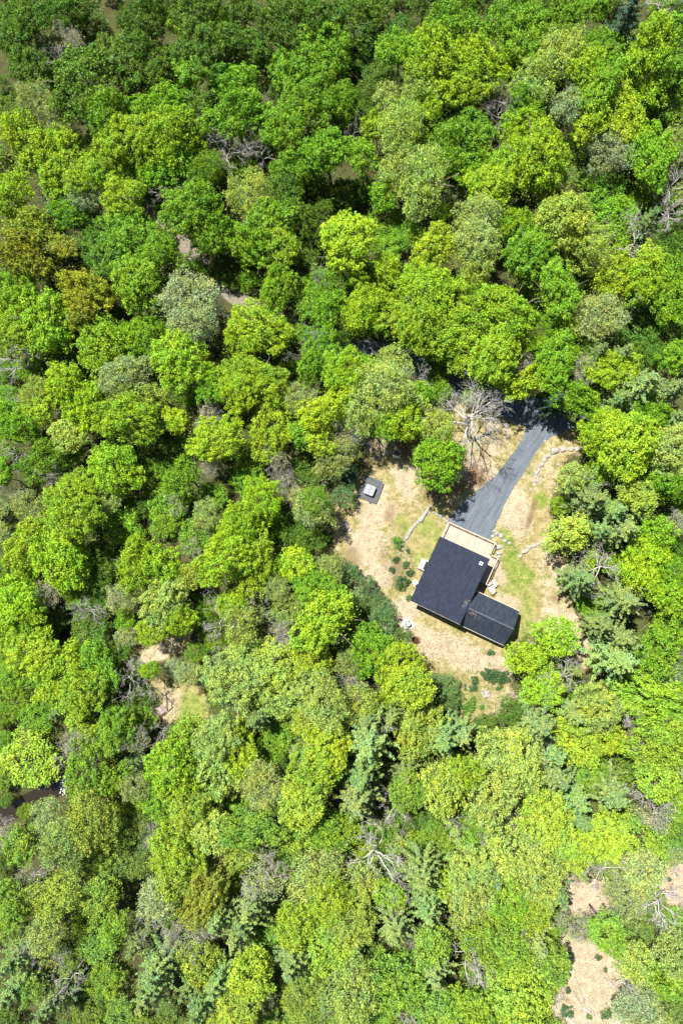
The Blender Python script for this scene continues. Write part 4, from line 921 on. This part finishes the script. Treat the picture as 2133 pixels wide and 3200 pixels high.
1028 2957 91 91 0 m L;422 2959 53 53 0 p B;560 2960 29 29 0 d -;925 2965 29 29 0 d -;127 2968 48 48 0 d -;200 2970 44 44 0 e D;1150 2970 51 51 0 e L
1589 2973 76 76 0 o G;2097 2973 67 67 0 f C;1978 2997 59 59 0 f C;1716 3004 65 65 0 m G;36 3009 58 58 0 p B;140 3010 45 45 0 e P;913 3012 79 79 0 p B
1470 3012 80 80 0 d -;621 3014 66 66 0 m Y;1517 3028 50 50 0 d -;790 3036 67 67 0 m Y;1358 3036 84 84 0 p B;220 3040 43 43 0 e D;227 3041 43 43 0 d -
490 3041 85 85 0 p B;1480 3050 45 45 0 e G;2010 3050 42 42 0 e P;2105 3052 67 67 0 o G;327 3059 62 62 0 e G;680 3072 64 64 0 p B;1238 3073 108 85 -173 m G
1962 3076 35 35 0 d -;109 3091 43 43 0 o G;580 3095 47 47 0 p B;1104 3096 119 79 -109 f C;41 3100 68 68 0 p B;240 3100 48 48 0 e D;830 3100 39 39 0 e L
1724 3100 32 32 0 d -;822 3115 32 32 0 d -;941 3116 76 76 0 f C;1017 3116 51 51 0 p B;458 3118 74 74 0 p B;2140 3120 50 50 0 e D;1620 3131 106 106 0 m L
743 3139 72 72 0 m Y;150 3145 68 68 0 p B;1290 3147 42 42 0 d -;621 3154 74 74 0 p B;1362 3155 76 76 0 o G;1470 3155 76 76 0 o G;840 3160 36 36 0 e G
2009 3163 76 76 0 f P;1187 3171 59 59 0 e G;281 3172 58 58 0 e D;376 3172 53 53 0 e G;-10 3180 39 39 0 e D;520 3180 39 39 0 e D;2120 3190 50 50 0 e D
1010 3200 51 51 0 e D;30 3210 43 43 0 e D;-20 3230 46 46 0 e D;110 3230 36 36 0 e D;210 3230 43 43 0 e D;430 3230 50 50 0 e G;500 3230 43 43 0 e D
580 3230 38 38 0 e D;680 3230 49 49 0 e L;750 3230 44 44 0 e G;840 3230 49 49 0 e L;900 3230 47 47 0 e G;960 3230 43 43 0 e G;1070 3230 50 50 0 e G
1150 3230 47 47 0 e G;1240 3230 46 46 0 e D;1300 3230 39 39 0 e D;1410 3230 42 42 0 e D;1530 3230 43 43 0 e G;1710 3230 50 50 0 e G;2070 3230 50 50 0 e P
340 3240 47 47 0 e G;2140 3240 42 42 0 e D"""
seen = set()
NUM = 'zero one two three four five six seven eight nine ten eleven twelve thirteen fourteen fifteen sixteen seventeen eighteen nineteen'.split()
TEN = ['', '', 'twenty', 'thirty', 'forty', 'fifty', 'sixty', 'seventy', 'eighty', 'ninety']
def word(n):
    n = min(max(int(round(n)), 0), 99)
    return NUM[n] if n < 20 else TEN[n // 10] + ('-' + NUM[n % 10] if n % 10 else '')
def make_label(kind, colr, x, y, rpx):
    size = 'small' if rpx < 40 else 'medium' if rpx < 66 else 'large' if rpx < 90 else 'very large'
    if kind == 'd': base = '%s bare dead tree' % size
    elif kind == 'p': base = '%s %s pine' % (size, ADJ[colr])
    elif kind == 't': base = '%s grey twiggy budding tree' % size
    else: base = '%s %s %s' % (size, ADJ[colr], NAME[kind][2])
    near = min(MARKS, key=lambda k: math.hypot(k[0] - x, k[1] - y)); ph = ''
    if math.hypot(near[0] - x, near[1] - y) < 150: ph = near[2]
    else:
        c = [(math.hypot(i[0] - x, i[1] - y), i) for i in items if i[5] in 'dp' or i[6] == 'O']
        c = [k for k in c if 4 < k[0] < i_reach(rpx, k[1]) and (k[1][5] != kind or kind in 'mofe')]
        if c:
            i = min(c, key=lambda k: k[0])[1]
            what = 'dead tree' if i[5] == 'd' else 'pine' if i[5] == 'p' else 'bronze tree'
            dx, dy = x - i[0], y - i[1]
            ph = ('right of' if dx > 0 else 'left of') if abs(dx) > abs(dy) else ('below' if dy > 0 else 'above')
            ph += ' a ' + what
    pos = ', %s percent across, %s percent down' % (word(x / PW * 100), word(y / PH * 100))
    l = base + (' ' + ph if ph and len(base.split()) + len(ph.split()) <= 10 else '') + pos
    if l in seen: l = base + pos
    if l in seen: l = base + ', %s percent across, %s percent down' % (word(x / PW * 100 + .6), word(y / PH * 100 + .6))
    if l in seen: l = 'half hidden ' + base + pos
    if l in seen: l = 'outermost ' + base + pos
    seen.add(l); return l
def i_reach(rpx, it): return rpx + it[2] + 25
rt = random.Random(21)
def tree(x, y, a, b_, ang, kind, colr):
    zc = 6.0 if kind == 'e' else 9.5
    Ra, Rb = a / (PW / (PW / F)) * (CAM_H - zc), b_ / F * (CAM_H - zc)
    Rm = (Ra + Rb) / 2
    if kind in 'mof': h = min(max(7.5 + 1.25 * Rm, 9), 16) + rt.uniform(-2.6, 2.4)
    elif kind == 'e': h = 3.2 + .55 * Rm + rt.uniform(-.6, .8)
    elif kind == 'p': h = min(8 + 1.8 * Rm, 17) + rt.uniform(-1, 1)
    else: h = 10 + rt.uniform(-1, 2)
    if colr == 'D' and kind in 'mof': h *= .88
    if kind == 'p' and abs(x - 1082) < 20 and abs(y - 1471) < 20: h = 7.5
    name, cat, _ = NAME[kind]
    # the crown's centre shows at (x, y)
    hc = h * (.62 if kind in 'dt' else .70)
    c = P(x, y, hc); gz = hz(c.x, c.y)
    root = empty(name, (c.x, c.y, gz - .05), make_label(kind, colr, x, y, max(a, b_)), cat, GRP[kind])
    root.rotation_euler.z = 0
    if kind == 'd':
        tm, bm_ = SN[rt.randrange(5)]; s = Rm / 3.6
        for nm, me_ in (('trunk', tm), ('branches', bm_)):
            o = place(nm, me_, root); o.scale = (s, s, h / 10.0)
        root.rotation_euler = (rt.uniform(-.12, .12), rt.uniform(-.12, .12), rt.uniform(0, 6.28)); return root
    if kind == 't':
        tm, bm_ = TW[rt.randrange(2)]; s = Rm / 3.0; rz = rt.uniform(0, 6.28)
        for nm, me_ in (('trunk', tm), ('branches', bm_)):
            o = place(nm, me_, root); o.scale = (s, s, h / 8.5); o.rotation_euler.z = rz
        o = place('foliage', PR['t'][3.2][rt.randrange(2)], root); o.scale = (Rm / 3.1,) * 3; o.location.z = h * .66; cc_ = COLR[colr]
        o.color = (*cc_, 1); return root
    if kind == 'p':
        me_ = rt.choice(PR['p'][3.6]); o = place('crown', me_, root); s = Rm / 3.7; o.scale = (s, s, h / 11.0); o.location.z = h * .62
        o.rotation_euler.z = rt.uniform(0, 6.28); cc_ = PINEC[colr]; k = rt.uniform(.85, 1.12); o.color = (cc_[0] * k * rt.uniform(.9, 1.12), cc_[1] * k, cc_[2] * k, 1)
        tk = place('trunk', TRP[0], root); tk.scale = (h / 13, h / 13, h * .98 / 10)
        return root
    sizes = sorted(PR[kind]); key = min(sizes, key=lambda k_: abs(k_ - Rm)); me_ = rt.choice(PR[kind][key])
    o = place('crown', me_, root); k = 1.10
    vz = min(max(Rm * rt.uniform(.95, 1.2), 2.2), h * .46)
    o.rotation_euler.z = R(ang) + (rt.uniform(0, 6.28) if abs(a - b_) < 3 else rt.choice([0, math.pi]))
    sx, sy = Ra / key * k, Rb / key * k
    o.scale = (sx, sy, max(vz / key * 1.25, .6)); o.location.z = h - vz * .95
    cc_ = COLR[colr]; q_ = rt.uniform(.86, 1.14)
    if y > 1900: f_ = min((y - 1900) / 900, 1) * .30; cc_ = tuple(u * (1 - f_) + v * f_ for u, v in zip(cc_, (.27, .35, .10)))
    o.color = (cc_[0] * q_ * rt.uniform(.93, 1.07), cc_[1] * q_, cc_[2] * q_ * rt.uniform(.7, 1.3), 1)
    tk = place('trunk', rt.choice(TRG if colr in 'PS' else TR), root); s = h * .8 / 10; tk.scale = (s * max(.6, Rm / 4.5),) * 2 + (s,); tk.rotation_euler.z = rt.uniform(0, 6.28)
    return root
items = []
for e_ in CAT.replace('\n', ';').split(';'):
    x, y, a, b_, ang, kind, colr = e_.split(); items.append((float(x), float(y), float(a), float(b_), float(ang), kind, colr))
items = [i[:6] + ('D',) if i[6] == 'G' and i[1] < 330 - i[0] * .22 else i for i in items]  # mid green crowns at upper left turned dark, painting in vignette shade
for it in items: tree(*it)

# the big dead tree left of the driveway
p = P(1462, 1376); he = empty('dead_tree', (p.x, p.y, 0), 'tallest bare dead tree, whitish, leaning over the grass left of the driveway', 'dead tree', GRP['d'])
for nm, me_ in (('trunk', HERO[0]), ('branches', HERO[1])): o = place(nm, me_, he)
he.rotation_euler = (R(-20), R(-7), 0)

# shrubs of the clearing and beds
def shrub(px, py, rpx, label, colr=(0.075, 0.15, 0.045), group=None):
    c = P(px, py, .5); s = rpx / 16.0
    o = empty('shrub', (c.x, c.y, hz(c.x, c.y)), label, 'shrub', group); f = place('foliage', rt.choice(PR['s'][1.0]), o); f.scale = (s * rt.uniform(1.05, 1.35), s * rt.uniform(1.05, 1.35), s * 1.1); f.location.z = s * .5; f.rotation_euler.z = rt.uniform(0, 6)
    q_ = rt.uniform(.85, 1.2); f.color = (colr[0] * q_, colr[1] * q_, colr[2] * q_, 1)
    mb = MB(); mb.tube([(0, 0, 0), (.03, .02, s * .5)], [.04 * s + .01, .02 * s], 5); st_ = mb.mesh('stem'); st_.materials.append(M_BARK); place('stem', st_, o)
DG = (0.06, 0.135, 0.045); BG = (0.10, 0.22, 0.03)
for px, py, r, l, c in [(1243, 1698, 18, 'round green shrub at the top of the bed left of the cabin', BG), (1236, 1748, 11, 'small green shrub against the lower stones of the lawn wall', DG), (1225, 1781, 10, 'small dark shrub at the left edge of the lawn bed', DG),
    (1267, 1764, 11, 'dark shrub on the right side of the lawn bed', DG), (1280, 1790, 12, 'dark shrub below another on the right side of the lawn bed', DG), (1256, 1820, 20, 'largest dark shrub at the lower end of the lawn bed', DG),
    (1274, 1722, 6, 'tiny round shrub alone on the lawn left of the cabin', DG), (1278, 1868, 10, 'bright green shrub beside the lower left corner of the roof', BG), (1534, 2040, 10, 'small shrub right below the lower wall of the cabin wing', DG),
    (1530, 2110, 20, 'broad low shrub, left one of the large clump above the white rocks', DG), (1553, 2112, 22, 'broad low shrub in the middle of the clump above the white rocks', DG), (1574, 2120, 13, 'right shrub of the clump above the white rocks', DG),
    (1580, 2105, 8, 'small shrub at the upper right of the clump above the white rocks', DG), (1483, 2127, 12, 'round shrub left above the white rock pile', DG), (1478, 2151, 11, 'round shrub directly left of the white rock pile', DG),
    (1508, 2106, 9, 'small shrub between the left round shrub and the large clump', DG), (1452, 2143, 5, 'tiny shrub far left of the white rock pile', DG), (1453, 2155, 4, 'tiniest shrub left of the white rock pile', DG), (1556, 2153, 6, 'small shrub right of the white rock pile', DG), (1566, 2147, 6, 'small shrub at the lower right of the large clump', DG),
    (1470, 2205, 16, 'bright green shrub below left of the white rock pile', BG), (1452, 2214, 12, 'bright green shrub beside the forest edge below the white rocks', BG), (1478, 2186, 8, 'small bright shrub just below the left round shrubs', BG), (1505, 2210, 7, 'small bright shrub alone below the white rock pile', BG), (1462, 2226, 12, 'lowest bright green shrub below the white rock pile', BG),
    (1869, 2993, 9, 'dark round shrub at the top of the lower straw clearing', DG), (1892, 3033, 6, 'dark small shrub right in the lower straw clearing', DG), (1767, 3070, 7, 'small dark shrub at the left edge of the lower straw clearing', DG), (1775, 3098, 8, 'dark shrub below another at the left edge of the lower clearing', DG), (1892, 3170, 14, 'dark shrub at the bottom of the lower straw clearing', DG), (2090, 2750, 7, 'small dark shrub on the straw patch at the right edge', DG),
    (1768, 3160, 16, 'spreading dark shrub at the bottom left of the lower clearing', DG), (1840, 3180, 8, 'bright green small shrub at the bottom of the lower clearing', BG)]:
    shrub(px, py, r, l, c, 'shrubs of the clearings')
shrub(1296, 2002, 11, 'reddish brown shrub at the forest edge below the white tanks', (0.22, 0.10, 0.035), None)

# fallen trunks and logs
def log(pts, r, label, m=M_LOG, twig=0, seed=0):
    w_ = [P(*p_) for p_ in pts]; w_ = [Vector((p_.x, p_.y, hz(p_.x, p_.y) + r * .8)) for p_ in w_]
    o = empty('fallen_log', w_[0], label, 'fallen log'); mb = MB(); k = len(w_)
    q_ = []; rd = []; rg = random.Random(seed)
    for i in range(k - 1):
        for s in (0, .33, .66): q_.append(w_[i].lerp(w_[i + 1], s) + Vector((rg.uniform(-.05, .05), rg.uniform(-.05, .05), 0)))
    q_.append(w_[-1]); rd = [r * (1 - .6 * i / len(q_)) for i in range(len(q_))]
    mb.tube([tuple(v_) for v_ in q_], rd, 8); mb.build('log', m, o, smooth=True)
    if twig:
        mb = MB()
        for i in range(twig):
            b0 = q_[0].lerp(q_[-1], rg.uniform(.35, 1)); d = (q_[-1] - q_[0]).normalized(); sd_ = Vector((-d.y, d.x, 0)) * rg.choice([-1, 1]); L_ = rg.uniform(.8, 2.4)
            mid = b0 + (d * .6 + sd_ * rg.uniform(.4, 1) + Vector((0, 0, .25))).normalized() * L_ * .6
            mb.tube([tuple(b0), tuple(mid), tuple(mid + (d + sd_ * rg.uniform(-.2, .5)).normalized() * L_ * .5)], [.05, .035, .02], 4)
        mb.build('branches', M_DEAD, o)
log([(1795,3055),(1820,3120),(1836,3180)], .16, 'long thin dark log lying across the lower straw clearing', M_LOG, 8, 1)
log([(1790,3098),(1815,3140),(1832,3185)], .14, 'shorter dark log left of the long one in the lower clearing', M_LOG, 4, 2)
log([(1948,3048),(1965,3080),(1985,3112)], .28, 'thick pale grey log at the right side of the lower clearing', M_GREYBARK, 10, 3)
log([(1857,3018),(1885,3055),(1908,3085)], .09, 'thin straight stick lying in the upper part of the lower clearing', M_LOG, 5, 4)
log([(1912,3145),(1922,3175),(1932,3200)], .2, 'pale log at the bottom edge of the lower clearing', M_DEAD, 6, 5)
log([(1755,3145),(1775,3180),(1800,3215)], .16, 'pale log at the lower left corner of the lower clearing', M_DEAD, 9, 6)
log([(365,2005),(374,2040),(382,2080)], .2, 'pale straight log below the large dark tree at left', M_DEAD, 6, 7)
log([(524,2222),(522,2190),(520,2160)], .13, 'upright lying dark pole beside the wide brown boulder', M_BARK, 2, 8)
log([(512,2236),(530,2218),(542,2208)], .17, 'dark short log beside the wide brown boulder', M_BARK, 3, 9)
log([(430,2235),(436,2212),(440,2190)], .22, 'pale stump-like log left of the wide brown boulder', M_GREYBARK, 5, 10)
log([(248,2640),(222,2665),(160,2715),(125,2735)], .24, 'dark long log with twigs lying in the lower left woods', M_LOG, 14, 11)
log([(270,2722),(250,2745),(225,2780)], .2, 'grey log lying parallel to the dark one in the lower left woods', M_GREYBARK, 4, 12)
log([(330,2712),(310,2745),(295,2780)], .1, 'thin forked grey branch lying in the lower left woods', M_GREYBARK, 4, 13)
log([(735,1955),(700,1985),(660,2015)], .2, 'pale log in the woods left of the cabin', M_DEAD, 6, 14)
log([(1015,1202),(990,1225),(965,1250)], .13, 'thin brown log lying in the gap below the road', M_LOG, 3, 15)
log([(262,2560),(248,2570),(238,2580)], .14, 'short dark log on the pale bushes near the stream', M_LOG, 2, 16)
boulder(205, 2655, 13, 'bright white rock slab beside the dark log in the lower left woods', None, 2.2, 55, None)


# white water where the stream drops
mb = MB(); c = P(196, 2452); fo = simple('foam', (0.5, 0.55, 0.58), 0.6, 0.4, 6)
rr = random.Random(8)
for k in range(60):
    p_ = c + Vector((rr.gauss(0, .35), rr.gauss(0, 1.1), 0)); s = rr.uniform(.05, .18)
    mb.box((p_.x, p_.y), (rr.uniform(-.4, .4), 1), s * 1.8, s * .6, -.44, -.42 + rr.random() * .03)
fm = mb.build('foam', fo); tag(fm, 'patch of white foam where the small stream drops', 'foam', None, 'stuff')

# ------------------------------------------------------------ undergrowth, leaf tufts and grass (nobody could count them)
rs = np.random.RandomState(77)
n_ = 26000
xs = rs.uniform(-84, 74, n_); ys = rs.uniform(-98, 128, n_)
clv = np.maximum.reduce([sdf(c, xs, ys) for c in CLW]); dr = np.minimum(dpath(ROAD, xs, ys), dpath(TRACK, xs, ys)); ds = np.minimum(dpath(STREAM2, xs, ys), dpath(STREAM, xs, ys))
dn = lin_noise(xs, ys, 12, 9)
ok = (clv < -.8) & (dr > 3.0) & (ds > 3.2) & (dn > -.35)
xs, ys = xs[ok], ys[ok]; k = len(xs); per = 9
zz = height(xs, ys)
C = np.repeat(np.stack([xs, ys, zz], 1), per, 0); off = rs.normal(size=(k * per, 3)) * np.array([.5, .5, .0]); off[:, 2] = np.abs(rs.normal(size=k * per)) * .35 + .12
C = C + off; Nn = unit(rs.normal(size=(k * per, 3)) * .6 + np.array([0, 0, 1.]))
um = quads_mesh('undergrowth', C, Nn, rs.uniform(.09, .20, k * per), .7, rs, M_LEAF)
ug = place('undergrowth', um); ug.color = (0.11, 0.21, 0.03, 1); tag(ug, 'low green undergrowth covering the forest floor', 'undergrowth', None, 'stuff')
# dry grass tufts on the clearing
n_ = 60000
pw = CLW[0]; xs = rs.uniform(pw[:, 0].min(), pw[:, 0].max(), n_); ys = rs.uniform(pw[:, 1].min(), pw[:, 1].max(), n_)
hp = np.array([v2(D_), v2(C_), v2(B_), v2(A_)]); wp = np.array([wH, wG, wF, wE]); dp = np.array([uv(-.1, -.1), uv(u3 + .1, -.1), uv(u3 + .3, v4 + 2), uv(0, v4 + 2)])
drvp = np.array([[P(*q_).x, P(*q_).y] for q_ in L + list(reversed(Rr))]); tpp = np.array(tp)
ok = (sdf(pw, xs, ys) > -.3) & (dpath(ROAD, xs, ys) > 3)
for q_ in (hp, wp, dp, drvp, tpp): ok &= sdf(q_, xs, ys) < -.15
ok &= lin_noise(xs, ys, 5, 4) > -.5
xs, ys = xs[ok], ys[ok]; k = len(xs)
C = np.stack([xs, ys, height(xs, ys) + .05], 1); Nn = unit(rs.normal(size=(k, 3)) + np.array([0, 0, .5]))
m, t, b, _ = nodes('grass_tufts')
gi = N(t, 'ShaderNodeNewGeometry'); col = ramp(t, gi.outputs['Random Per Island'], [(0.0, (0.16, 0.17, 0.05)), (0.4, (0.36, 0.30, 0.14)), (0.8, (0.58, 0.46, 0.30)), (1.0, (0.16, 0.24, 0.05))])
t.links.new(col, b.inputs['Base Color']); b.inputs['Roughness'].default_value = 1
gm = quads_mesh('grass', C, Nn, rs.uniform(.03, .11, k), .4, rs, m)
gr = place('grass', gm); tag(gr, 'dry tufts of grass and straw over the clearing', 'grass', None, 'stuff')

WD = [(1243,1700,45),(1235,1745,35),(1235,1790,40),(1258,1820,40),(1262,1765,35),(1530,2112,60),(1480,2140,50),(1465,2210,40),(1380,2095,60),(1320,2090,50),(1590,1700,30),(1620,1800,60),(1300,2060,40),(1560,2180,50),(1640,1980,45),(1780,1800,40),(1640,1450,30),(1860,3090,110),(540,2200,60),(1420,1985,40),(1330,1560,40),(1290,1400,30),(1500,2230,50)]
xs = []; ys = []
for px, py, r in WD:
    c = P(px, py); k = int(r * 4.2); xs += list(rs.normal(c.x, r / 20, k)); ys += list(rs.normal(c.y, r / 20, k))
xs = np.array(xs); ys = np.array(ys); ok = np.ones(len(xs), bool)
for q_ in (hp, wp, dp, drvp, tpp): ok &= sdf(q_, xs, ys) < -.1
xs, ys = xs[ok], ys[ok]; per = 6; k = len(xs)
C = np.repeat(np.stack([xs, ys, height(xs, ys)], 1), per, 0); off = rs.normal(size=(k * per, 3)) * np.array([.12, .12, 0]); off[:, 2] = rs.uniform(.03, .22, k * per)
wm = quads_mesh('weeds', C + off, unit(rs.normal(size=(k * per, 3)) * .7 + np.array([0, 0, 1.])), rs.uniform(.03, .08, k * per), .6, rs, M_LEAF)
wo_ = place('weeds', wm); wo_.color = (0.15, 0.22, 0.045, 1); tag(wo_, 'scattered low green weeds growing in the dry clearing', 'weeds', None, 'stuff')
